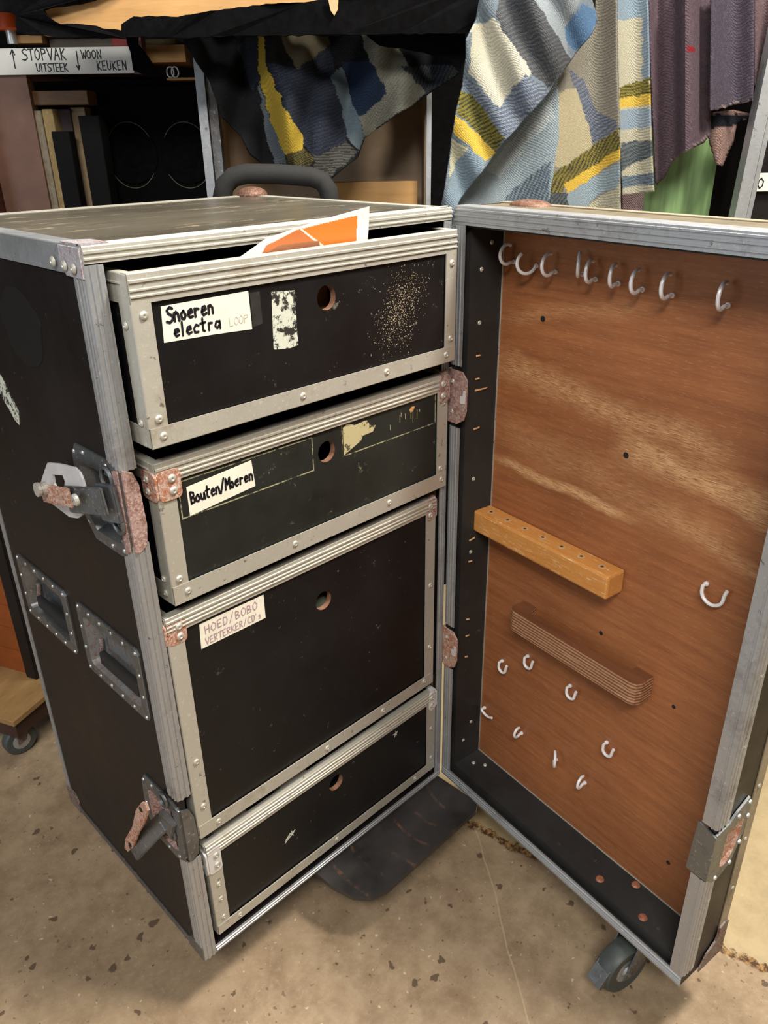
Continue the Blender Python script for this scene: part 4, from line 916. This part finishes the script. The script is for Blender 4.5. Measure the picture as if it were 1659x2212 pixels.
B1p = [((142, 150, 158), zB([(430, -80), (760, -80), (620, 150), (640, 250), (660, 300), (430, 10)])), ((84, 114, 150), zB([(620, 150), (720, 20), (790, 60), (760, 180), (680, 262), (640, 230)])), ((74, 76, 82, 1.2, 9, (92, 94, 96)), zB([(310, -80), (430, -80), (660, 310), (540, 450), (420, 340), (330, 180), (285, 90)])),
    ((192, 188, 172), zB([(150, 130), (275, 90), (460, 370), (300, 550), (150, 370)])), ((92, 102, 124, 1.3, 8, (134, 142, 150)), zB([(130, 380), (300, 550), (430, 380), (550, 465), (330, 715), (170, 480), (110, 420)])),
    ((130, 122, 58, 1.1, 8, (60, 62, 52)), zB([(80, 460), (170, 480), (335, 700), (290, 765), (200, 690), (85, 570)])), ((206, 174, 76), zB([(70, 570), (140, 640), (210, 700), (290, 770), (235, 825), (150, 740), (70, 660)])), ((190, 186, 160), zB([(60, 690), (150, 750), (80, 830), (40, 900)])), ((128, 146, 160), zB([(60, 860), (150, 750), (235, 820), (100, 1160), (0, 1160)]))]
B2 = zB([(40, 1160), (100, 1000), (200, 880), (330, 705), (545, 460), (592, 392), (600, 500), (600, 700), (580, 820), (550, 1160)])
B2p = [((88, 102, 118, 0.4, 8, (130, 142, 150)), zB([(300, 1160), (330, 1000), (450, 890), (560, 810), (550, 1160)])), ((176, 186, 192), zB([(230, 860), (420, 640), (560, 500), (580, 600), (480, 700), (300, 900)]))]
B3 = zB([(610, 370), (640, 320), (690, 250), (750, 185), (785, 130), (790, -70), (897, -70), (900, 350), (912, 650), (917, 1160), (545, 1160), (560, 960), (575, 780), (592, 500), (588, 400)])
B3p = [((88, 96, 118, 1.0, 8, (120, 124, 132)), zB([(640, 350), (720, 400), (790, 560), (890, 600), (910, 640), (780, 735), (700, 540)])), ((176, 166, 138), zB([(585, 470), (680, 440), (780, 760), (640, 860), (575, 840)])), ((130, 120, 60, 0.5, 7, (64, 62, 54)), zB([(560, 880), (912, 645), (915, 755), (620, 935), (610, 965), (555, 980)])),
    ((210, 176, 76), zB([(620, 930), (915, 750), (915, 805), (640, 975)])), ((142, 158, 170), zB([(640, 975), (915, 815), (915, 930), (760, 1010), (660, 1160)])), ((178, 174, 154), zB([(690, 1070), (915, 930), (920, 1060), (760, 1160)])), ((92, 100, 108, 0.6, 7, (60, 64, 60)), zB([(545, 970), (640, 975), (660, 1160), (545, 1160)]))]
B4 = zB([(890, -70), (1053, -70), (1058, 90), (1065, 400), (1072, 700), (1086, 968), (920, 985), (905, 700)])
B4p = [((132, 150, 166), zB([(880, -80), (1060, -80), (1060, 88), (890, 100)])), ((124, 140, 158), zB([(1028, 90), (1070, 90), (1070, 400), (1032, 400)])), ((134, 124, 62, 1.4, 7, (70, 70, 50)), zB([(895, 440), (1070, 393), (1070, 475), (900, 505)])), ((208, 176, 80), zB([(898, 500), (1070, 475), (1070, 525), (900, 552)])), ((138, 154, 170), zB([(900, 560), (1080, 540), (1080, 640), (900, 660)])),
    ((72, 80, 88, 1.2, 8, (104, 110, 112)), zB([(905, 725), (1080, 705), (1085, 790), (970, 830), (905, 875)])), ((110, 124, 138, 1.4, 7, (78, 88, 98)), zB([(905, 895), (1090, 870), (1090, 930), (905, 950)]))]
cloth('blanket', [(B1, B1p, (116, 128, 140), 1.835, lambda x, y: .03 * math.sin(x * .025 + y * .006) + .010 * math.sin(x * .07 - y * .03)), (B2, B2p, (150, 164, 174), 1.93, lambda x, y: .02 * math.sin(x * .03)),
    (B3, B3p, (136, 132, 122), 1.94, lambda x, y: .03 * math.cos((x - 1275) * .035)), (B4, B4p, (178, 174, 156), 1.99, lambda x, y: .022 * math.cos((x - 1365) * .045))], M_PLAID,
    'pale plaid wool blanket with blue, cream and yellow patches hanging behind the door', 'blanket', 2.1, 'plaid blankets')
C1 = zB([(1050, -70), (1375, -70), (1366, 560), (1360, 680), (1330, 722), (1280, 745), (1180, 812), (1150, 870), (1135, 900), (1088, 935), (1078, 700), (1065, 400)])
C2 = zB([(1368, -70), (1592, -70), (1590, 400), (1585, 510), (1470, 535), (1362, 562)])
C3 = zB([(1362, 570), (1480, 555), (1584, 575), (1582, 592), (1500, 622), (1478, 720), (1440, 800), (1425, 840), (1400, 832), (1370, 735), (1358, 690)])
C4 = zB([(1588, -70), (1720, -70), (1690, 100), (1640, 250), (1600, 430), (1588, 440)]); C0 = zB([(918, 975), (1030, 968), (1020, 1160), (918, 1160)])
hem = lambda L, w_: L
cloth('moving_blanket', [(C1, [((150, 44, 52), zB([(1250, 240), (1275, 232), (1283, 265), (1255, 275)])), ((158, 142, 142), zB([(1180, 812), (1280, 745), (1360, 680), (1362, 672), (1280, 735), (1178, 800)]))], (104, 88, 98), 2.02, lambda x, y: .035 * math.sin((x - 1400) * .055) + .01 * math.sin(x * .13)),
    (C2, [((168, 150, 148), zB([(1362, 562), (1470, 535), (1585, 510), (1585, 500), (1470, 522), (1362, 552)]))], (88, 80, 94), 2.0, lambda x, y: .02 * math.cos((x - 1580) * .05)), (C3, [((30, 32, 40), zB([(1360, 580), (1584, 575), (1584, 600), (1500, 622), (1366, 660)]))], (150, 122, 116), 2.05, lambda x, y: .01 * math.sin(x * .1)),
    (C4, [], (116, 96, 100), 2.03, lambda x, y: .01 * math.sin(x * .1)), (C0, [], (132, 112, 116), 2.08, lambda x, y: 0)], M_FELT, 'mauve grey speckled moving blanket hanging at the right above the door', 'blanket', 4.4)
# green board, dark stack and upright at the right
o = bbox('green_board', (A(1384, 2.14, 400), A(1541, 2.14, 400), 2.14, 2.16, .4, Zb(290, 2.14)), M_GREEN); tag(o, 'light green board standing behind the hanging blankets', 'board')
o = bbox('partition_board', (A(1500, 2.3), A(1659, 2.3) + .8, 2.3, 2.34, .0, 2.6), M_CLOTHBLK); tag(o, 'black panel standing behind the green board at the right', 'panel')
rc = bthing('flight_case', 2.0, 'black flight case with aluminium corner at the right edge of the photo', 'flight case', x=A(1640, 2.0) + .3)
p0, p1 = bg(1640, 240, 2.0), bg(1590, 475, 2.0); ax = p1[0]
bbox('case_shell', (ax + .03, ax + .55, 2.03, 2.28, .0, 2.0), M_SIDE, rc)
sl = (p0[0] - p1[0]) / (p0[1] - p1[1])
def slant(name, dx0, dx1, y0, y1, mat, z0=.0, z1=2.02):
    bm = bmesh.new(); f = lambda z: ax + sl * (z - p1[1])
    vs = [bm.verts.new((f(z) + dx, y, z)) for z in (z0, z1) for dx, y in ((dx0, y0), (dx1, y0), (dx1, y1), (dx0, y1))]
    for q in ((0, 1, 2, 3), (4, 5, 6, 7), (0, 1, 5, 4), (1, 2, 6, 5), (2, 3, 7, 6), (3, 0, 4, 7)): bm.faces.new([vs[i] for i in q])
    return mesh(name, bm, mat, rc, MB)
slant('edging', -.012, .016, 1.985, 2.02, M_ALUD); slant('edging', .019, .030, 1.99, 2.02, M_ALUD)
lb = bbox('paper_label', (A(1628, 1.99, 395), A(1628, 1.99, 395) + .06, 2.015, 2.019, Zb(415, 1.99, 1640), Zb(375, 1.99, 1640)), M_PAPERL, rc)
write('handwriting', 'KO', A(1628, 1.99, 395) + .006, Zb(408, 1.99, 1640), .022, .003, lambda u, v, l: Vector((u, 2.015 - l, v)), lb, M_INK, .7, MB)

# cabinet behind the case: aluminium upright, beige panel, pine rail
cb = bthing('cabinet', 2.25, 'beige plywood cabinet with aluminium edges standing behind the case', 'cabinet', x=A(700, 2.25))
zc = Zb(-75, 1.95) - .01
xa, xb = A(452, 2.2, 300), A(918, 2.2, 430)
bbox('back_panel', (xa, xb, 2.30, 2.32, .3, zc), M_BEIGE, cb); bbox('side_panel', (xb - .004, xb + .006, 2.16, 2.32, .3, zc), M_BEIGE, cb)
bbox('side_panel', (xa - .004, xa + .03, 2.21, 2.32, .3, zc), M_BEIGE, cb)
bbox('bottom_board', (xa, xb, 2.18, 2.32, .28, .3), M_BEIGE, cb)
zu = Zb(125, 2.2); bbox('upright', (xa - .012, xa + .010, 2.16, 2.20, .0, zu), M_ALUD, cb); bbox('upright', (xa + .012, xa + .034, 2.17, 2.205, .0, zu), M_STEEL, cb)
bbox('upright', (xb + .0, xb + .012, 2.15, 2.16, .0, zc), M_ALUD, cb)
bbox('rail', (A(705, 2.2, 420), xb - .02, 2.19, 2.215, Zb(520, 2.2), Zb(392, 2.2, 800)), M_PINE, cb, .002)
# trolley with padded handle
tr = bthing('hand_truck', 1.85, 'hand truck with thick black foam handle behind the case', 'trolley', x=A(600, 1.85))
b = 1.85; hl = [bg(x, y, b) for x, y in ((478, 470), (476, 430), (482, 402), (500, 384), (530, 376), (600, 377), (670, 383), (694, 392), (708, 412), (712, 440), (710, 480))]
bm = bmesh.new(); tube(bm, [(u, b + .04 * (1 if i in (0, 10) else .5), v) for i, (u, v) in enumerate(hl)], .021, 14); mesh('foam_grip', bm, M_FOAM, tr, MB, True)
bm = bmesh.new(); u0, u1 = hl[0][0] + .004, hl[-1][0]
tube(bm, [(u0, b + .04, hl[0][1] + .02), (u0, b + .04, .08)], .012, 10); tube(bm, [(u1, b + .04, hl[-1][1] + .02), (u1, b + .04, .08)], .012, 10)
for z in (.3, .6, .9): tube(bm, [(u0, b + .04, z), (u1, b + .04, z)], .009, 8)
mesh('frame', bm, M_BLACK, tr, MB, True)
bm = bmesh.new(); box(bm, u0, u1, b - .10, b + .05, .004, .012); mesh('toe_plate', bm, M_STEEL, tr, MB)
for u in (u0 - .03, u1 + .03):
    bm = bmesh.new(); lathe(bm, [(.05, -.02), (.08, -.018), (.08, .018), (.05, .02)], (u, b + .10, .08), (1, 0, 0), 20); mesh('wheel', bm, M_RUBBER, tr, MB, True)

# shelf with the written sign
b = 2.2
sh = bthing('storage_rack', b, 'brown steel storage rack with a white handwritten sign along its shelf', 'rack', x=A(60, b))
xl = A(-260, b)
x1, zt = bg(283, 100, b); _, zb_ = bg(283, 158, b)
o = bbox('shelf_board', (xl, x1 - .002, b + .004, b + .35, zb_ + .006, zt - .006), M_BROWNST, sh)
bm = bmesh.new(); box(bm, xl, x1, b - .002, b + .003, zb_, zt, 0, .001); sg = mesh('sign', bm, simple('white_sign', (232, 232, 228), .5, 0, .03, 12), sh, MB); sg['label'] = 'white strip with black handwriting'
PS = lambda u, v, l: Vector((u, b - .002 - l, v)); k = 1 / (CF / 2.2) * .98
pz = lambda py: bg(150, py, b)[1]
def sign(text, px, py, h, wdp, sx, sp=.72): write('handwriting', text, A(px, b, py), pz(py), h * .00115, wdp * .00118, PS, sg, M_INK, sp, MB, 0, sx * .00114, .02)
sign('^', 27, 141, 27, 2.4, 26); sign('STOPVAK', 50, 129, 21, 2.4, 19); sign('UITSTEEK', 81, 154, 15, 2.2, 13.5, .66); sign('!', 166, 146, 27, 2.4, 22); sign('WOON', 178, 128, 16, 2.0, 15, .74); sign('KEUKEN', 212, 153, 17, 2.0, 15, .72)
bbox('upright', (A(-2, b, 400), A(52, b, 160), b + .01, b + .05, 0, zb_), M_BROWNST, sh); 
bbox('upright', (A(-30, b, 300), A(-2, b, 400) - .001, b - .04, b + .02, 0, zb_ - .001), M_MAROON, sh)
bbox('back_board', (xl, A(445, b + .5), b + .52, b + .54, 0, 2.3), M_CLOTHBLK, sh)
bbox('lower_shelf', (xl, A(440, b), b + .02, b + .5, .86, .88), M_BROWNST, sh)
bbox('post', (A(284, b, 130) + .002, A(310, b, 130), b + .0, b + .04, zb_ - .002, zt + .05), M_MAROON, sh)
bbox('unseen_shade_shelf', (xl, A(1005, 2.0, 0), 1.955, 2.6, Zb(-75, 1.95) , Zb(-75, 1.95) + .02), M_CLOTHBLK, sh)  # unseen board added overhead to shade the dark blanket and rack interior
bbox('shade_shelf_post', (xl, xl + .04, 2.5, 2.54, 0, Zb(-62, 1.93)), M_MAROON, sh)  # unseen post carrying the added shade board
# things on top of the shelf
def small(name, px0, px1, py0, py1, bb, dd, mat, label, cat, bev=.002, group=None):
    u0, z1 = bg(px0, py0, bb); u1, z0 = bg(px1, py1, bb); o = bbox(name, (u0, u1, bb, bb + dd, z0, z1), mat, None, bev); return tag(o, label, cat, group)
bm = bmesh.new(); u, z = bg(8, 66, 2.16); z += .004; lathe(bm, [(.026, -.0), (.030, .004), (.026, .045), (.022, .05), (.001, .05)], (u, 2.2, z), (0, 0, 1), 24, 0); lathe(bm, [(.012, -.028), (.012, 0)], (u, 2.2, z), (0, 0, 1), 16, 1)
tag(mesh('glue_bottle_cap', bm, [M_ORANGE, M_ZINC], None, MB, True), 'orange round knob cap standing on the shelf above the written sign', 'cap')
small('pine_block', 16, 92, 76, 93, 2.205, .05, M_PINE, 'short pine block lying above the sign beside the orange cap', 'wood', .001)
small('grey_board', 105, 262, 84, 105, 2.23, .2, simple('grey_mdf', (110, 98, 84), .7, 0, .1, 20), 'grey brown board lying on the shelf behind the written sign', 'board')
small('red_box', 240, 277, 82, 104, 2.205, .03, M_RED, 'small dark red box at the right end of the written sign', 'box')
# shelf stack right of the sign
small('pine_plank', 297, 402, 97, 134, 2.3, .2, M_PINE, 'pine plank lying flat between the red box and the dark blanket', 'wood', .001)
small('wood_strip', 293, 380, 85, 96, 2.32, .2, M_FIBRE, 'thin pale wood strip lying on top of the pine plank', 'wood', .001)
small('wood_shelf_edge', 360, 432, 168, 172, 2.28, .2, M_PINE, 'thin wooden ledge below the pine plank', 'ledge', .0005)
bm = bmesh.new(); u, z = bg(368, 156, 2.3)
for q in range(2): tube(bm, [(u + q * .012 + .009 * math.cos(a), 2.3, z + .012 * math.sin(a)) for a in [k_ * math.pi / 8 for k_ in range(16)]], .002, 6, closed=True)
tag(mesh('metal_rings', bm, M_ZINC, None, MB, True), 'pair of small metal rings on the thin wooden ledge', 'ring')
# standing boards below
def leaning(name, px0, px1, ytop, bb, dd, mat, label, cat, lean=.0, group=None):
    u0, zt_ = bg(px0, ytop, bb); u1, _ = bg(px1, ytop, bb); bm = bmesh.new(); z0 = .882
    vs = [bm.verts.new((u + (lean if z == z0 else 0), y, z)) for z in (z0, zt_) for u, y in ((u0, bb), (u1, bb), (u1, bb + dd), (u0, bb + dd))]
    for q in ((0, 1, 2, 3), (4, 5, 6, 7), (0, 1, 5, 4), (1, 2, 6, 5), (2, 3, 7, 6), (3, 0, 4, 7)): bm.faces.new([vs[i] for i in q])
    bmesh.ops.bevel(bm, geom=bm.edges[:], offset=.0015, segments=1, affect='EDGES'); return tag(mesh(name, bm, mat, None, MB), label, cat, group)
M_FOLDER = simple('black_folder_card', (9, 9, 11), .8, 0, .2, 30, spec=.2)
G1 = 'boards standing under the sign'
leaning('standing_board', 45, 68, 240, 2.26, .3, simple('brown_board', (112, 92, 62), .7, 0, .1, 20), 'brown board standing against the brown rack upright', 'board', .0, G1)
leaning('standing_board', 69, 88, 239, 2.22, .3, simple('grey_felt_board', (140, 128, 110), .8, 0, .15, 60), 'grey board standing between the brown and the rough yellowish board', 'board', .0, G1)
leaning('standing_board', 89, 112, 236, 2.21, .3, M_FIBRE, 'rough yellowish fibre board standing with a torn edge', 'board', .0, G1)
leaning('standing_board', 124, 150, 236, 2.26, .28, simple('purple_board', (70, 56, 66), .8, 0, .1, 30), 'dull purple board standing behind the black folders', 'board', .0, G1)
leaning('standing_board', 151, 182, 232, 2.27, .28, simple('tan_board', (150, 128, 98), .7, 0, .1, 30), 'tan board standing between the two black folders', 'board', .0, G1)
leaning('black_folder', 110, 148, 284, 2.195, .04, M_FOLDER, 'short black folder standing left of the tan board', 'folder', .0, 'black folders under the sign')
leaning('black_folder', 168, 212, 250, 2.20, .06, M_FOLDER, 'tall black folder standing right of the tan board', 'folder', .0, 'black folders under the sign')
small('flat_plank', 38, 192, 197, 226, 2.23, .28, wood_mat('brown_plank', (128, 92, 54), (104, 74, 44), (150, 112, 70)), 'brown plank lying across the standing boards', 'wood', .002)
# speaker cabinet with two cones
sp = bthing('speaker_cabinet', 2.3, 'black speaker cabinet with two round drivers inside the rack', 'speaker', x=A(330, 2.3))
bbox('cabinet', (A(215, 2.3, 300), A(441, 2.3, 300), 2.3, 2.6, .882, Zb(180, 2.3)), simple('black_paint', (5, 5, 6), .9, 0, .2, 20, spec=.1), sp)
for px, py, r in ((284, 336, .088), (404, 336, .088)):
    u, z = bg(px, py, 2.3); bm = bmesh.new(); pr = [(r, 0), (r - .004, .006), (r - .010, .004), (r - .02, -.004 + .006), (r * .45, .0012), (r * .36, .006), (.001, .010)]
    lathe(bm, [(a * (.82 if True else 1), h) for a, h in pr], (u, 2.3, z), (0, -1, 0), 36, 0)
    dr = mesh('driver', bm, M_CLOTHBLK, sp, MB, True)
    bm = bmesh.new(); tube(bm, [(u + r * .82 * math.cos(a) * .9, 2.298, z + r * .82 * 1.12 * math.sin(a)) for a in [k_ * math.pi / 20 for k_ in range(40)]], .0012, 6, closed=True); mesh('driver_rim', bm, simple('dull_rim', (92, 86, 70), .6, .2, .2, 60), dr, MB, True)
# timber beam across the top and the black cloth
small('timber_beam', 60, 1085, -60, 58, 1.90, .05, M_PINE, 'pale pine beam across the top, half wrapped in torn black cloth', 'beam', .003)
def ragged(pts, seed, amp=3):
    r = random.Random(seed); out = []
    for i in range(len(pts)):
        a, b_ = pts[i], pts[(i + 1) % len(pts)]; n = max(1, int(math.hypot(b_[0] - a[0], b_[1] - a[1]) / 14))
        for k_ in range(n): t = k_ / n; out.append((a[0] + (b_[0] - a[0]) * t + r.uniform(-amp, amp), a[1] + (b_[1] - a[1]) * t + r.uniform(-amp, amp)))
    return out
bm = bmesh.new()
def ragp(pix, bb, seed, amp=2.0):
    P = [bg(x, y, bb) for x, y in ragged(pix, seed, amp)]; prism(bm, P, lambda u, v: Vector((u, bb + .006 * math.sin(u * 40), v)), (0, .012, 0))
ragp([(265, 52), (290, 36), (400, 34), (500, 18), (560, 10), (640, 5), (720, -4), (900, -40), (1100, -40), (1092, 8), (1075, 26), (1040, 44), (1010, 72), (800, 74), (500, 78), (400, 82), (265, 78)], 1.878, 1)
ragp([(-60, -60), (300, -60), (200, 0), (135, 13), (95, 20), (100, 34), (130, 54), (175, 50), (235, 62), (268, 66), (275, 82), (130, 82), (95, 74), (60, 76), (34, 70), (30, 34), (20, 26), (-60, 22)], 1.874, 2)
ragp([(262, 60), (300, 60), (296, 95), (330, 140), (352, 165), (320, 168), (285, 150), (280, 110)], 2.135, 3)
ragp([(760, 50), (1000, 50), (1010, 120), (1000, 140), (900, 110), (820, 98), (775, 60)], 1.955, 4)
tag(mesh('black_cloth', bm, M_CLOTHBLK, None, MB), 'torn black felt cloth wrapped over the timber beam', 'cloth')
bm = bmesh.new(); prism(bm, [bg(x, y, 1.868) for x, y in ((708, -6), (731, -6), (730, 20), (722, 34), (714, 22))], lambda u, v: Vector((u, 1.868, v)), (0, .003, 0)); tag(mesh('cloth_scrap', bm, simple('tan_scrap', (206, 160, 120), .8, 0, .1, 60), None, MB), 'small tan pointed scrap hanging on the black cloth', 'scrap')
# dark stack behind the gap between the blankets
o = bbox('black_crate', (A(930, 2.3, 300), A(1060, 2.3, 300), 2.3, 2.6, 0, zc), M_CLOTHBLK); tag(o, 'black crate in the gap between the dark and the pale plaid blankets', 'crate')
bm = bmesh.new(); u0, z = bg(925, 430, 2.25); tube(bm, [(u0 + .012, 2.29, z), (u0 + .12, 2.29, z)], .003, 6)
# ------------------------------------------------------------------ left: dolly with orange board box
MDL = T(.0, .0, 0)
dl_ = thing('dolly', T(-.25, .95, 0), 'low wooden dolly on casters at the left, carrying an orange board box', 'dolly')
def upz(px, py, z): q = un(px, py, (0, 0, 1), z); return (q.x, q.y)
zt = .15; c0 = Vector(upz(28, 1560, zt)); e1 = Vector(upz(100, 1500, zt)) - c0; e1.normalize(); e2 = Vector(upz(-10, 1540, zt)) - c0; e2 = Vector((-e1.y, e1.x)) if e1.cross(e2) > 0 else Vector((e1.y, -e1.x))
ML = Matrix(((e1.x, e2.x, 0, c0.x), (e1.y, e2.y, 0, c0.y), (0, 0, 1, 0), (0, 0, 0, 1)))
bm = bmesh.new(); box(bm, 0, .5, 0, .62, zt - .016, zt, 0, .002); mesh('top_board', bm, M_DOLLYTOP, dl_, ML)
bm = bmesh.new(); box(bm, .012, .488, .012, .03, zt - .064, zt - .0165); box(bm, .012, .03, .03, .59, zt - .064, zt - .0165); box(bm, .012, .488, .59, .608, zt - .064, zt - .0165); mesh('frame', bm, M_DOLLYFR, dl_, ML)
for q, (x, y) in enumerate(((.05, .06), (.45, .06), (.05, .56), (.45, .56))):
    bm = bmesh.new(); lathe(bm, [(.02, -.014), (.036, -.014), (.04, -.009), (.04, .009), (.036, .014), (.02, .014)], (x, y, .04), (.4, 1, 0), 24, 0); lathe(bm, [(.004, -.018), (.022, -.0145), (.022, .0145), (.004, .018)], (x, y, .04), (.4, 1, 0), 16, 1)
    w_ = mesh('wheel', bm, [M_TYRED, M_ALUD], dl_, ML, True)
    bm = bmesh.new(); box(bm, x - .02, x + .02, y - .020, y - .017, .04, zt - .065); box(bm, x - .02, x + .02, y + .017, y + .020, .04, zt - .065); box(bm, x - .025, x + .025, y - .025, y + .025, zt - .068, zt - .0645); mesh('caster_fork', bm, M_RUSTD, dl_, ML)
ob = thing('orange_crate', T(-.25, 1.1, .15), 'orange brown board crate with black edge strip standing on the dolly', 'crate')
cx, cy = upz(86, 1465, zt); pl = ML.inverted() @ Vector((cx, cy, zt)); bx, by = pl.x, pl.y
# face toward the viewer at local x = bx, running away along local y
yb = .60
bm = bmesh.new(); box(bm, bx + .004, .48, by + .036, yb - .02, zt, zt + .34)
for k_ in range(5): box(bm, bx + .0025, bx + .004, by + .037, yb - .02, zt + .005 + k_ * .068, zt + .070 + k_ * .068)
mesh('crate_body', bm, M_ORANGEW, ob, ML)
bm = bmesh.new(); box(bm, bx - .010, .48, by, by + .035, zt, zt + .62, 0, .004); box(bm, bx + .004, .48, by + .036, yb - .02, zt + .341, zt + .62); mesh('edge_strip', bm, M_SIDE, ob, ML)
for z in (.08, .2, .32, .44): 
    bm = bmesh.new(); lathe(bm, [(.007, 0), (.004, .004), (.0005, .005)], (bx + .012, by, zt + z), (0, -1, 0), 10); mesh('screw', bm, M_ZINC, ob, ML)
